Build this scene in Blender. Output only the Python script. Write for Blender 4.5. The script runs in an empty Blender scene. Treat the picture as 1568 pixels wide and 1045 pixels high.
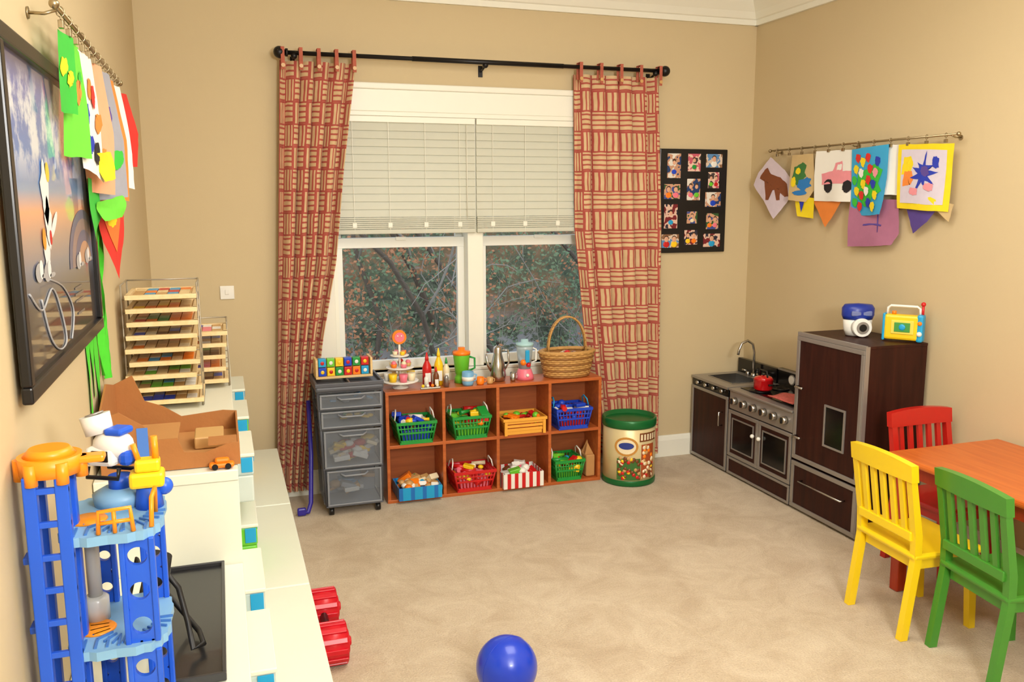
import bpy, bmesh, math, random
from mathutils import Vector, Matrix
random.seed(7)
pi=math.pi
COL=bpy.context.scene.collection
# ------------------------------------------------------------ materials
def lin(c):
    o=[]
    for v in c[:3]:
        v=v/255.0
        o.append(v/12.92 if v<=.04045 else ((v+.055)/1.055)**2.4)
    return (*o,1.0)
_mc={}
def newmat(name):
    m=bpy.data.materials.new(name); m.use_nodes=True
    nt=m.node_tree; b=nt.nodes['Principled BSDF']
    return m,nt,b
def M(name,col,rough=.5,metal=0,var=.06,scale=12,bump=0,bscale=60,coat=0,spec=.5,emit=0,trans=0):
    if name in _mc: return _mc[name]
    m,nt,b=newmat(name); L=nt.links.new; N=nt.nodes.new
    c=lin(col)
    tc=N('ShaderNodeTexCoord')
    nz=N('ShaderNodeTexNoise'); nz.inputs['Scale'].default_value=scale; nz.inputs['Detail'].default_value=3
    L(tc.outputs['Object'],nz.inputs['Vector'])
    mx=N('ShaderNodeMix'); mx.data_type='RGBA'
    mx.inputs[6].default_value=tuple(max(0,v*(1-var)) for v in c[:3])+(1,)
    mx.inputs[7].default_value=tuple(min(1,v*(1+var)) for v in c[:3])+(1,)
    L(nz.outputs['Fac'],mx.inputs[0]); L(mx.outputs[2],b.inputs['Base Color'])
    b.inputs['Roughness'].default_value=rough; b.inputs['Metallic'].default_value=metal
    b.inputs['Specular IOR Level'].default_value=spec
    if coat: b.inputs['Coat Weight'].default_value=coat
    if trans: b.inputs['Transmission Weight'].default_value=trans
    if bump:
        n2=N('ShaderNodeTexNoise'); n2.inputs['Scale'].default_value=bscale; n2.inputs['Detail'].default_value=4
        L(tc.outputs['Object'],n2.inputs['Vector'])
        bp=N('ShaderNodeBump'); bp.inputs['Strength'].default_value=bump; bp.inputs['Distance'].default_value=.01
        L(n2.outputs['Fac'],bp.inputs['Height']); L(bp.outputs['Normal'],b.inputs['Normal'])
    _mc[name]=m; return m
def wood(name,c1,c2,axis='X',rough=.4,scale=6,coat=0,spec=.5):
    if name in _mc: return _mc[name]
    m,nt,b=newmat(name); L=nt.links.new; N=nt.nodes.new
    tc=N('ShaderNodeTexCoord'); mp=N('ShaderNodeMapping'); L(tc.outputs['Object'],mp.inputs['Vector'])
    s=[scale*3]*3; s['XYZ'.index(axis)]=scale*.25; mp.inputs['Scale'].default_value=s
    nz=N('ShaderNodeTexNoise'); nz.inputs['Scale'].default_value=2.2; nz.inputs['Detail'].default_value=6; nz.inputs['Distortion'].default_value=.6
    L(mp.outputs[0],nz.inputs['Vector'])
    r=N('ShaderNodeValToRGB'); r.color_ramp.elements[0].position=.3; r.color_ramp.elements[1].position=.7
    r.color_ramp.elements[0].color=lin(c1); r.color_ramp.elements[1].color=lin(c2)
    L(nz.outputs['Fac'],r.inputs[0]); L(r.outputs[0],b.inputs['Base Color'])
    b.inputs['Roughness'].default_value=rough; b.inputs['Specular IOR Level'].default_value=spec
    if coat: b.inputs['Coat Weight'].default_value=coat
    _mc[name]=m; return m
# palette
def P(n,c,r=.35,**k): return M('plastic_'+n,c,r,**k)
red=P('red',(205,28,30)); blue=P('blue',(28,70,200)); yellow=P('yellow',(250,205,30)); green=P('green',(30,150,60))
orange=P('orange',(250,130,20)); white=P('white',(240,238,230)); pink=P('pink',(240,120,140)); black=P('black',(18,18,20),.3)
ltblue=P('light_blue',(120,175,215)); cyan=P('cyan',(30,160,215)); purple=P('purple',(120,60,160)); brown=P('brown',(120,65,30)); lime=P('lime',(110,200,50))
cream=P('cream',(240,225,190)); tanp=P('tan',(205,160,100))
chrome=M('brushed_steel',(190,188,185),.22,1,var=.03); silver=M('silver_paint',(165,160,155),.38,.6,var=.03)
iron=M('black_iron',(20,16,16),.4,.3); nickel=M('nickel',(175,160,130),.3,1,var=.03)
ppl=[red,blue,yellow,green,orange,white,pink,cyan,lime,cream]
# ------------------------------------------------------------ builder
class O:
    def __init__(s,name): s.n=name; s.bm=bmesh.new(); s.m=[]; s.uv=None
    def mi(s,mat):
        if mat not in s.m: s.m.append(mat)
        return s.m.index(mat)
    def _add(s,bm2,mat,mx=None,smooth=False):
        if mx is not None: bm2.transform(mx)
        i=s.mi(mat)
        for f in bm2.faces: f.material_index=i; f.smooth=smooth
        me=bpy.data.meshes.new('t'); bm2.to_mesh(me); bm2.free(); s.bm.from_mesh(me); bpy.data.meshes.remove(me)
    def box(s,x0,x1,y0,y1,z0,z1,mat,bev=0,mx=None,taper=None):
        b=bmesh.new(); bmesh.ops.create_cube(b,size=1)
        sx,sy,sz=x1-x0,y1-y0,z1-z0
        for v in b.verts:
            k=1
            if taper and v.co.z<0: k=taper
            v.co=Vector(((x0+x1)/2+v.co.x*sx*k,(y0+y1)/2+v.co.y*sy*k,(z0+z1)/2+v.co.z*sz))
        if bev: bmesh.ops.bevel(b,geom=b.edges[:],offset=min(bev,min(abs(sx),abs(sy),abs(sz))*.45),segments=2,affect='EDGES',profile=.5)
        s._add(b,mat,mx)
    def cyl(s,p0,p1,r0,r1,mat,seg=20,smooth=True,cap=True):
        p0=Vector(p0);p1=Vector(p1); d=p1-p0
        b=bmesh.new(); bmesh.ops.create_cone(b,cap_ends=cap,segments=seg,radius1=r0,radius2=r1,depth=d.length)
        mx=Matrix.Translation((p0+p1)/2)@d.to_track_quat('Z','Y').to_matrix().to_4x4()
        b.transform(mx)
        i=s.mi(mat)
        for f in b.faces: f.material_index=i; f.smooth=smooth and len(f.verts)==4
        me=bpy.data.meshes.new('t'); b.to_mesh(me); b.free(); s.bm.from_mesh(me); bpy.data.meshes.remove(me)
    def sph(s,c,r,mat,sc=(1,1,1),seg=20,rot=None):
        b=bmesh.new(); bmesh.ops.create_uvsphere(b,u_segments=seg,v_segments=max(6,seg//2),radius=r)
        mx=Matrix.Translation(c)@(rot or Matrix.Identity(4))@Matrix.Diagonal((*sc,1))
        s._add(b,mat,mx,True)
    def tube(s,pts,r,mat,closed=False,seg=8):
        pts=[Vector(p) for p in pts]; n=len(pts); i=s.mi(mat); rings=[]
        prev=None
        for k in range(n):
            if closed: t=(pts[(k+1)%n]-pts[k-1])
            else: t=pts[min(k+1,n-1)]-pts[max(k-1,0)]
            t.normalize()
            if prev is None:
                a=Vector((0,0,1)) if abs(t.z)<.9 else Vector((1,0,0)); u=t.cross(a).normalized()
            else:
                u=prev-t*prev.dot(t)
                if u.length<1e-6: u=t.orthogonal()
                u.normalize()
            prev=u; w=t.cross(u)
            rr=r[k] if isinstance(r,(list,tuple)) else r
            rings.append([s.bm.verts.new(pts[k]+rr*(math.cos(2*pi*j/seg)*u+math.sin(2*pi*j/seg)*w)) for j in range(seg)])
        for k in range(n if closed else n-1):
            A=rings[k];B=rings[(k+1)%n]
            for j in range(seg):
                try:
                    f=s.bm.faces.new((A[j],A[(j+1)%seg],B[(j+1)%seg],B[j])); f.material_index=i; f.smooth=True
                except ValueError: pass
        if not closed:
            for R_ in (rings[0][::-1],rings[-1]):
                f=s.bm.faces.new(R_); f.material_index=i
    def poly(s,pts,mat,smooth=False):
        vs=[s.bm.verts.new(p) for p in pts]; f=s.bm.faces.new(vs); f.material_index=s.mi(mat); f.smooth=smooth; return f
    def lathe(s,prof,c,mat,seg=28,sx=1,sy=1,smooth=True):
        i=s.mi(mat); c=Vector(c); rings=[]
        for r,z in prof:
            rings.append([s.bm.verts.new(c+Vector((r*sx*math.cos(2*pi*j/seg),r*sy*math.sin(2*pi*j/seg),z))) for j in range(seg)])
        for A,B in zip(rings,rings[1:]):
            for j in range(seg):
                f=s.bm.faces.new((A[j],A[(j+1)%seg],B[(j+1)%seg],B[j])); f.material_index=i; f.smooth=smooth
        for R_,k in ((rings[0][::-1],0),(rings[-1],-1)):
            if prof[k][0]>1e-5:
                f=s.bm.faces.new(R_); f.material_index=i
    def prism(s,pts2,axis,a0,a1,mat):
        def mk(p,a):
            if axis=='X': return (a,p[0],p[1])
            if axis=='Y': return (p[0],a,p[1])
            return (p[0],p[1],a)
        A=[s.bm.verts.new(mk(p,a0)) for p in pts2]; B=[s.bm.verts.new(mk(p,a1)) for p in pts2]; i=s.mi(mat); n=len(A)
        fs=[s.bm.faces.new(A),s.bm.faces.new(B[::-1])]
        for j in range(n): fs.append(s.bm.faces.new((A[j],B[j],B[(j+1)%n],A[(j+1)%n])))
        for f in fs: f.material_index=i
    def grid(s,fn,nu,nv,mat,uvfn=None,smooth=True):
        i=s.mi(mat); V=[[s.bm.verts.new(fn(a/nu,b/nv)) for b in range(nv+1)] for a in range(nu+1)]
        uv=s.bm.loops.layers.uv.verify() if uvfn else None
        for a in range(nu):
            for b in range(nv):
                f=s.bm.faces.new((V[a][b],V[a+1][b],V[a+1][b+1],V[a][b+1])); f.material_index=i; f.smooth=smooth
                if uvfn:
                    for l,(p,q) in zip(f.loops,((a,b),(a+1,b),(a+1,b+1),(a,b+1))): l[uv].uv=uvfn(p/nu,q/nv)
    def done(s,mx=None,recalc=True,solid=0):
        if recalc: bmesh.ops.recalc_face_normals(s.bm,faces=s.bm.faces[:])
        if mx is not None: s.bm.transform(mx)
        xs=[v.co for v in s.bm.verts]
        c=Vector(((min(v.x for v in xs)+max(v.x for v in xs))/2,(min(v.y for v in xs)+max(v.y for v in xs))/2,min(v.z for v in xs)))
        bmesh.ops.translate(s.bm,verts=s.bm.verts[:],vec=-c)
        me=bpy.data.meshes.new(s.n); s.bm.to_mesh(me); s.bm.free()
        for m in s.m: me.materials.append(m)
        ob=bpy.data.objects.new(s.n,me); ob.location=c; COL.objects.link(ob)
        if solid:
            md=ob.modifiers.new('s','SOLIDIFY'); md.thickness=solid; md.offset=0
        return ob
def RZ(a,p=(0,0,0)): return Matrix.Translation(p)@Matrix.Rotation(a,4,'Z')@Matrix.Translation(-Vector(p))
# ------------------------------------------------------------ dimensions
XL,XR,YN,YF,H=-.34,3.15,-1.3,4.70,2.80
# ------------------------------------------------------------ room shell
wallm=M('wall_paint',(207,188,150),.75,var=.02,scale=1.5,bump=.05,bscale=220,spec=.3)
trimm=M('trim_paint',(240,238,224),.4,var=.01)
ceilm=M('ceiling_paint',(240,237,226),.85,var=.01)
def carpet():
    m,nt,b=newmat('carpet_beige'); L=nt.links.new; N=nt.nodes.new
    tc=N('ShaderNodeTexCoord')
    a=N('ShaderNodeTexNoise'); a.inputs['Scale'].default_value=5.0; a.inputs['Detail'].default_value=8; a.inputs['Roughness'].default_value=.72; a.inputs['Distortion'].default_value=.7
    L(tc.outputs['Object'],a.inputs['Vector'])
    r=N('ShaderNodeValToRGB'); r.color_ramp.elements[0].position=.36; r.color_ramp.elements[1].position=.64
    r.color_ramp.elements[0].color=lin((186,166,140)); r.color_ramp.elements[1].color=lin((207,190,165))
    L(a.outputs['Fac'],r.inputs[0])
    n=N('ShaderNodeTexNoise'); n.inputs['Scale'].default_value=150; n.inputs['Detail'].default_value=3; L(tc.outputs['Object'],n.inputs['Vector'])
    mx=N('ShaderNodeMix'); mx.data_type='RGBA'; mx.blend_type='OVERLAY'; mx.inputs[0].default_value=.3
    L(r.outputs[0],mx.inputs[6]); L(n.outputs['Fac'],mx.inputs[7])
    L(mx.outputs[2],b.inputs['Base Color']); b.inputs['Roughness'].default_value=.95; b.inputs['Specular IOR Level'].default_value=.1
    b.inputs['Sheen Weight'].default_value=.15
    bp=N('ShaderNodeBump'); bp.inputs['Strength'].default_value=.5; bp.inputs['Distance'].default_value=.01
    L(n.outputs['Fac'],bp.inputs['Height']); L(bp.outputs[0],b.inputs['Normal'])
    return m
o=O('floor'); o.box(XL-.15,XR+.15,YN-.15,YF+.2,-.08,0,carpet()); o.done()
o=O('ceiling'); o.box(XL-.15,XR+.15,YN-.15,YF+.2,H,H+.08,ceilm); o.done()
o=O('wall_left'); o.box(XL-.15,XL,YN-.15,YF+.2,0,H,wallm); o.done()
o=O('wall_right'); o.box(XR,XR+.15,YN-.15,YF+.2,0,H,wallm); o.done()
o=O('wall_near'); o.box(XL,XR,YN-.15,YN,0,H,wallm); o.done()
WX0,WX1,WZ0,WZ1=.57,2.16,.66,2.06
o=O('wall_far')
o.box(XL,WX0,YF,YF+.2,0,H,wallm); o.box(WX1,XR,YF,YF+.2,0,H,wallm); o.box(WX0,WX1,YF,YF+.2,0,WZ0,wallm); o.box(WX0,WX1,YF,YF+.2,WZ1,H,wallm); o.done()
cp=[(0,-.16),(.018,-.16),(.018,-.13),(.03,-.125),(.05,-.09),(.09,-.045),(.10,-.03),(.125,-.03),(.125,0),(0,0)]
e=.001
o=O('trim_crown_far'); o.prism([(YF-e-a,H-e+b) for a,b in cp],'X',XL+e,XR-e,trimm); o.done()
o=O('trim_crown_right'); o.prism([(XR-e-a,H-e+b) for a,b in cp],'Y',YN+e,YF-.001,trimm); o.done()
o=O('trim_crown_left'); o.prism([(XL+e+a,H-e+b) for a,b in cp],'Y',YN+e,YF-.001,trimm); o.done()
bp_=[(0,0),(.018,0),(.018,.105),(.012,.125),(.006,.135),(0,.135)]
o=O('baseboard_far'); o.prism([(YF-e-a,b+e) for a,b in bp_],'X',XL+e,XR-e,trimm); o.done()
o=O('baseboard_right'); o.prism([(XR-e-a,b+e) for a,b in bp_],'Y',YN+e,YF-.02,trimm); o.done()
o=O('baseboard_left'); o.prism([(XL+e+a,b+e) for a,b in bp_],'Y',YN+e,YF-.02,trimm); o.done()
# window
o=O('window_1')
cy0=YF-.022
o.box(WX0-.10,WX0,cy0,YF-e,WZ0-.02,WZ1-.012,trimm,.004); o.box(WX1,WX1+.10,cy0,YF-e,WZ0-.02,WZ1-.012,trimm,.004)
o.box(WX0-.10,WX1+.10,cy0,YF-e,WZ1-.012,WZ1+.012,trimm,.003)
o.box(WX0-.10,WX1+.10,cy0,YF-e,WZ1+.012,WZ1+.125,trimm,.003)
o.box(WX0-.11,WX1+.11,cy0-.008,YF-e,WZ1+.125,WZ1+.158,trimm,.006)
o.box(WX0-.10,WX1+.10,cy0,YF-e,WZ0-.11,WZ0-.021,trimm,.004)
o.box(WX0-.12,WX1+.12,cy0-.002,YF+.07,WZ0-.02,WZ0,trimm,.004)
o.box(WX0,WX0+.02,YF,YF+.19,WZ0,WZ1,trimm); o.box(WX1-.02,WX1,YF,YF+.19,WZ0,WZ1,trimm); o.box(WX0+.02,WX1-.02,YF,YF+.19,WZ1-.02,WZ1,trimm)
MX=1.365
o.box(MX-.045,MX+.045,YF+.005,YF+.17,WZ0,WZ1-.02,trimm,.003)
vinyl=M('window_vinyl',(236,236,228),.35,var=.01)
for a,b in ((WX0+.02,MX-.045),(MX+.045,WX1-.02)):
    y0,y1=YF+.085,YF+.12
    for (x0,x1,z0,z1) in ((a,a+.04,WZ0+.05,1.345),(b-.04,b,WZ0+.05,1.345),(a,b,WZ0,WZ0+.05),(a,b,1.345,1.40)):
        o.box(x0,x1,y0,y1,z0,z1,vinyl,.002)
    y0,y1=YF+.125,YF+.155
    for (x0,x1,z0,z1) in ((a,a+.04,1.40,WZ1-.07),(b-.04,b,1.40,WZ1-.07),(a,b,WZ1-.07,WZ1-.02),(a,b,1.36,1.40)):
        o.box(x0,x1,y0,y1,z0,z1,vinyl,.002)
    o.box((a+b)/2-.03,(a+b)/2+.03,YF+.075,YF+.085,1.385,1.405,vinyl,.003)
gm,nt,b=newmat('window_glass'); nt.nodes.remove(b)
gl=nt.nodes.new('ShaderNodeBsdfGlossy'); gl.inputs['Roughness'].default_value=.02; tr=nt.nodes.new('ShaderNodeBsdfTransparent'); tr.inputs[0].default_value=(.93,.95,.96,1)
fr=nt.nodes.new('ShaderNodeFresnel'); fr.inputs[0].default_value=1.45; mxs=nt.nodes.new('ShaderNodeMixShader')
nt.links.new(fr.outputs[0],mxs.inputs[0]); nt.links.new(tr.outputs[0],mxs.inputs[1]); nt.links.new(gl.outputs[0],mxs.inputs[2]); nt.links.new(mxs.outputs[0],nt.nodes['Material Output'].inputs[0])
for a,b in ((WX0+.06,MX-.085),(MX+.085,WX1-.06)):
    o.poly([(a,YF+.10,WZ0+.05),(b,YF+.10,WZ0+.05),(b,YF+.10,1.345),(a,YF+.10,1.345)],gm)
    o.poly([(a,YF+.14,1.40),(b,YF+.14,1.40),(b,YF+.14,WZ1-.07),(a,YF+.14,WZ1-.07)],gm)
o.done(recalc=False)
# blinds
bm_,nt,b=newmat('blind_slat_vinyl'); b.inputs['Base Color'].default_value=lin((226,225,208)); b.inputs['Roughness'].default_value=.45
tl=nt.nodes.new('ShaderNodeBsdfTranslucent'); tl.inputs[0].default_value=lin((235,238,230)); mxs=nt.nodes.new('ShaderNodeMixShader'); mxs.inputs[0].default_value=.30
nt.links.new(b.outputs[0],mxs.inputs[1]); nt.links.new(tl.outputs[0],mxs.inputs[2]); nt.links.new(mxs.outputs[0],nt.nodes['Material Output'].inputs[0])
for a,b in ((WX0+.025,MX-.004),(MX+.004,WX1-.025)):
    o=O('window_blind')
    yc=YF-.013
    o.box(a,b,yc-.012,yc+.010,WZ1-.045,WZ1-.013,trimm,.003)
    z=WZ1-.065
    while z>1.52:
        mx=Matrix.Translation(((a+b)/2,yc,z))@Matrix.Rotation(math.radians(78),4,'X')
        o.box(-(b-a)/2,(b-a)/2,-.0235,.0235,-.0013,.0013,bm_,mx=mx)
        z-=.0415
    for k in range(6): o.box(a,b,yc-.011,yc+.010,1.452+k*.0105,1.461+k*.0105,bm_,.002)
    o.box(a,b,yc-.012,yc+.010,1.425,1.450,bm_,.004)
    for f in (.12,.37,.63,.88):
        x=a+(b-a)*f; o.box(x-.001,x+.001,yc-.014,yc-.0125,1.43,WZ1-.04,trimm)
        o.box(x-.012,x+.012,yc-.015,yc-.011,1.46,1.485,trimm,.002)
    o.cyl((b-.05,yc-.0155,1.5),(b-.05,yc-.0155,WZ1-.05),.002,.002,trimm,8)
    o.done()
# ------------------------------------------------------------ curtains
def math_(nt,op,a,b=None,c=None):
    n=nt.nodes.new('ShaderNodeMath'); n.operation=op
    for i,v in enumerate((a,b,c)):
        if v is None: continue
        if isinstance(v,(int,float)): n.inputs[i].default_value=v
        else: nt.links.new(v,n.inputs[i])
    return n.outputs[0]
def curtain_mat():
    m,nt,b=newmat('curtain_basketweave_plaid'); L=nt.links.new
    tc=nt.nodes.new('ShaderNodeTexCoord'); sp=nt.nodes.new('ShaderNodeSeparateXYZ'); L(tc.outputs['UV'],sp.inputs[0])
    n0=nt.nodes.new('ShaderNodeTexNoise'); n0.inputs['Scale'].default_value=9; n0.inputs['Detail'].default_value=2; L(tc.outputs['UV'],n0.inputs['Vector'])
    wob=math_(nt,'MULTIPLY',math_(nt,'SUBTRACT',n0.outputs['Fac'],.5),.014)
    u,v=math_(nt,'ADD',sp.outputs[0],wob),math_(nt,'ADD',sp.outputs[1],wob)
    us=math_(nt,'DIVIDE',u,.098); vs=math_(nt,'DIVIDE',v,.112)
    fu=math_(nt,'FRACT',us); fv=math_(nt,'FRACT',vs)
    chk=math_(nt,'MODULO',math_(nt,'ADD',math_(nt,'FLOOR',us),math_(nt,'FLOOR',vs)),2.0)
    def stripes(f,n,w):
        g=math_(nt,'FRACT',math_(nt,'MULTIPLY',f,float(n)))
        mr=nt.nodes.new('ShaderNodeMapRange'); mr.interpolation_type='SMOOTHSTEP'; L(math_(nt,'ABSOLUTE',math_(nt,'SUBTRACT',g,.5)),mr.inputs[0]); mr.inputs[1].default_value=w/2+.07; mr.inputs[2].default_value=w/2-.07
        return mr.outputs[0]
    su,sv=stripes(fu,3,.36),stripes(fv,4,.34)
    a=math_(nt,'MULTIPLY',su,chk); bb=math_(nt,'MULTIPLY',sv,math_(nt,'SUBTRACT',1.0,chk))
    edge=math_(nt,'MAXIMUM',math_(nt,'LESS_THAN',fu,.13),math_(nt,'LESS_THAN',fv,.08))
    s=math_(nt,'MAXIMUM',math_(nt,'MAXIMUM',a,bb),edge)
    s=math_(nt,'MULTIPLY',s,.92)
    nz=nt.nodes.new('ShaderNodeTexNoise'); nz.inputs['Scale'].default_value=14; L(tc.outputs['UV'],nz.inputs['Vector'])
    r=nt.nodes.new('ShaderNodeValToRGB'); r.color_ramp.elements[0].color=lin((146,30,36)); r.color_ramp.elements[1].color=lin((184,70,64)); L(nz.outputs['Fac'],r.inputs[0])
    r2=nt.nodes.new('ShaderNodeValToRGB'); r2.color_ramp.elements[0].color=lin((190,152,108)); r2.color_ramp.elements[1].color=lin((222,196,152)); L(nz.outputs['Fac'],r2.inputs[0])
    mx=nt.nodes.new('ShaderNodeMix'); mx.data_type='RGBA'; L(s,mx.inputs[0]); L(r2.outputs[0],mx.inputs[6]); L(r.outputs[0],mx.inputs[7])
    L(mx.outputs[2],b.inputs['Base Color']); b.inputs['Roughness'].default_value=.8; b.inputs['Sheen Weight'].default_value=.1
    return m
cm=curtain_mat(); tabm=M('curtain_tab_fabric',(176,92,72),.85,var=.3,scale=60)
def interp(tab,z):
    if z>=tab[0][0]: return tab[0][1]
    for (z0,v0),(z1,v1) in zip(tab,tab[1:]):
        if z>=z1: return v1+(v0-v1)*(z-z1)/(z0-z1)
    return tab[-1][1]
def curtain(lt,rt_,z0,z1,nf,cloth,ph):
    o=O('plaid_curtain'); YC=4.637
    def fn(a,b):
        z=z0+(z1-z0)*b; l=interp(lt,z); r=interp(rt_,z)
        fall=(1-b)
        A=.018+.009*min(1,fall*3)
        t=a+.014*math.sin(3*b+a*9)
        y=YC-A*math.cos(2*pi*nf*t+ph)
        x=l+(r-l)*(a+.034*math.sin(2*pi*nf*t+ph+.6)*min(1,4*a,4*(1-a)))
        return (x,y,z)
    o.grid(fn,180,50,cm,uvfn=lambda a,b:(a*cloth+10,z0+(z1-z0)*b+10))
    for k in range(5):
        a=(k+.15)/4.3; x=interp(lt,z1)+(interp(rt_,z1)-interp(lt,z1))*a
        o.box(x-.009,x+.009,4.574,4.578,z1-.05,z1+.055,tabm); o.box(x-.009,x+.009,4.622,4.626,z1-.03,z1+.055,tabm)
        o.box(x-.009,x+.009,4.574,4.626,z1+.055,z1+.059,tabm)
        o.cyl((x,4.573,z1-.03),(x,4.569,z1-.03),.010,.010,tanp,10)
    return o.done(recalc=False)
curtain([(2.3,.33),(.1,.22)],[(2.3,.71),(1.76,.63),(1.29,.575),(.87,.49),(.52,.44),(.09,.385)],.05,2.30,5,1.05,.5)
curtain([(2.3,1.93),(1.44,1.95),(.63,2.04),(.05,2.12)],[(2.3,2.46),(1.44,2.50),(.05,2.52)],.05,2.30,6,1.25,2.0)
o=O('curtain_rod')
o.cyl((.34,4.60,2.335),(2.47,4.60,2.335),.011,.011,iron,16); o.cyl((1.0,4.60,2.335),(1.85,4.60,2.335),.013,.013,iron,16)
for x,d in ((.33,-1),(2.48,1)):
    o.sph((x,4.60,2.335),.030,iron); o.cyl((x-d*.04,4.60,2.335),(x-d*.028,4.60,2.335),.02,.02,iron,16)
for x in (.40,1.40,2.42):
    o.tube([(x,YF-.004,2.30),(x,4.65,2.305),(x,4.605,2.318)],.006,iron); o.box(x-.012,x+.012,YF-.006,YF-.001,2.27,2.33,iron); o.sph((x,4.60,2.32),.016,iron)
o.done()
# ------------------------------------------------------------ outside
def hill_mat():
    m,nt,b=newmat('woodland_litter'); L=nt.links.new
    g=nt.nodes.new('ShaderNodeNewGeometry'); n=nt.nodes.new('ShaderNodeTexNoise'); n.inputs['Scale'].default_value=1.6; n.inputs['Detail'].default_value=12; n.inputs['Roughness'].default_value=.8
    L(g.outputs['Position'],n.inputs['Vector']); r=nt.nodes.new('ShaderNodeValToRGB'); cr=r.color_ramp
    cr.elements[0].position=.36; cr.elements[0].color=lin((52,58,54)); cr.elements[1].position=.70; cr.elements[1].color=lin((150,150,148))
    e1=cr.elements.new(.48); e1.color=lin((88,100,84)); e2=cr.elements.new(.57); e2.color=lin((132,104,80))
    L(n.outputs['Fac'],r.inputs[0])
    sp=nt.nodes.new('ShaderNodeSeparateXYZ'); L(g.outputs['Position'],sp.inputs[0])
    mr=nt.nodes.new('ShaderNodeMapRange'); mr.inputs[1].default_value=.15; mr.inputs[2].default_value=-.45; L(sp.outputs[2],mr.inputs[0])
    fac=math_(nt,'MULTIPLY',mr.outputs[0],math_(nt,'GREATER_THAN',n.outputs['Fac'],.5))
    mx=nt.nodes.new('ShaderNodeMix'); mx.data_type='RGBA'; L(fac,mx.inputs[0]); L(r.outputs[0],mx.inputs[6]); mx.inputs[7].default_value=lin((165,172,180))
    L(mx.outputs[2],b.inputs['Base Color']); b.inputs['Roughness'].default_value=1; b.inputs['Specular IOR Level'].default_value=0
    return m
hm=hill_mat()
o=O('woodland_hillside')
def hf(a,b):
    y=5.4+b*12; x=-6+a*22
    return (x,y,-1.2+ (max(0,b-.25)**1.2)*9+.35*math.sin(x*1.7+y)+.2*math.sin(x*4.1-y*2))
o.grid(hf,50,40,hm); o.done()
bark=M('tree_bark',(100,92,84),.9,var=.3,scale=8); twig=M('twig_grey',(160,158,152),.9,var=.25,scale=5); bleaf=M('dead_leaf_brown',(186,132,98),.9,var=.4,scale=3); gleaf=M('evergreen_leaf',(112,138,108),.9,var=.4,scale=3)
def branch(o,p,d,l,r,depth,mat):
    pts=[p]; q=Vector(p); d=Vector(d).normalized()
    for k in range(6):
        d=(d+Vector((random.gauss(0,.24),random.gauss(0,.16),random.gauss(0,.18)))).normalized(); q=q+d*l/6
        if q.y<5.6: q.y=5.6
        pts.append(tuple(q))
        if depth>0 and random.random()<.8:
            dd=(d+Vector((random.gauss(0,.8),random.gauss(0,.5),random.gauss(.1,.6)))).normalized()
            branch(o,tuple(q),dd,l*random.uniform(.25,.5),r*.45,depth-1,twig)
    n=len(pts); o.tube(pts,[r*(1-.6*i/(n-1)) for i in range(n)],mat,seg=4)
for k in range(7):
    o=O('bare_tree'); x=.9+k*.65+random.uniform(-.2,.2); y=random.uniform(8.8,10.8)
    branch(o,(x,y,-1.0),(random.gauss(0,.06),0,1),random.uniform(4,6),random.uniform(.025,.06),2,bark); o.done(recalc=False)
for k in range(6):
    o=O('bare_shrub'); x=.9+k*.65; y=random.uniform(8.0,9.2)
    for j in range(4): branch(o,(x+random.uniform(-.2,.2),y,-1.1),(random.gauss(0,.35),random.gauss(0,.15),1),random.uniform(1.6,2.2),.0045,2,twig)
    o.done(recalc=False)
o=O('woodland_foliage')
for k in range(150):
    cx,cy,cz=random.uniform(.6,5.5),random.uniform(8.6,10.8),random.uniform(-.6,1.4)
    mt=bleaf if random.random()<(.6 if cx<3 else .35) else gleaf; sp=random.uniform(.12,.35)
    for j in range(60):
        c=Vector((cx+random.gauss(0,sp),cy+random.gauss(0,sp),cz+random.gauss(0,sp*.7))); a=Vector([random.gauss(0,1) for _ in range(3)]).normalized()*.028; b=a.orthogonal().normalized()*.018
        o.poly([c-a,c-b,c+a,c+b],mt)
o.done(recalc=False)
# ------------------------------------------------------------ picture collage (far wall)
def photo_mat(i):
    cols=[((30,60,110),(200,150,120),(230,225,215)),((50,90,50),(210,160,130),(60,80,150)),((120,30,40),(225,190,170),(40,40,60)),((90,140,190),(220,200,180),(140,100,70)),((200,90,110),(235,200,180),(70,60,60))][i%5]
    n_='snapshot_%d'%i
    m,nt,b=newmat(n_); L=nt.links.new; tc=nt.nodes.new('ShaderNodeTexCoord')
    n=nt.nodes.new('ShaderNodeTexNoise'); n.inputs['Scale'].default_value=18+i; n.inputs['Detail'].default_value=2; L(tc.outputs['Object'],n.inputs['Vector'])
    r=nt.nodes.new('ShaderNodeValToRGB'); r.color_ramp.interpolation='CONSTANT'; cr=r.color_ramp; cr.elements[0].color=lin(cols[0]); cr.elements[1].position=.56; cr.elements[1].color=lin(cols[2]); e_=cr.elements.new(.46); e_.color=lin(cols[1])
    L(n.outputs['Fac'],r.inputs[0]); L(r.outputs[0],b.inputs['Base Color']); b.inputs['Roughness'].default_value=.35
    return m
pms=[photo_mat(i) for i in range(5)]
o=O('photo_collage_frame'); fx0,fx1,fz0,fz1=2.505,2.965,1.285,1.905
o.box(fx0,fx1,YF-.022,YF-.001,fz0,fz1,black,.004)
skin=M('photo_skin',(222,170,140),.5); hair=M('photo_hair',(70,45,30),.6)
pos=[(1030,255,20,36),(1028,293,24,22),(1027,330,20,36),(1027,367,26,20),(1060,250,19,26),(1060,290,20,32),(1059,332,16,18),(1058,362,20,22),(1090,247,25,20),(1090,276,17,24),(1090,305,24,22),(1090,338,19,24),(1090,367,26,20)]
sx=(fx1-fx0)/101.
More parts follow.
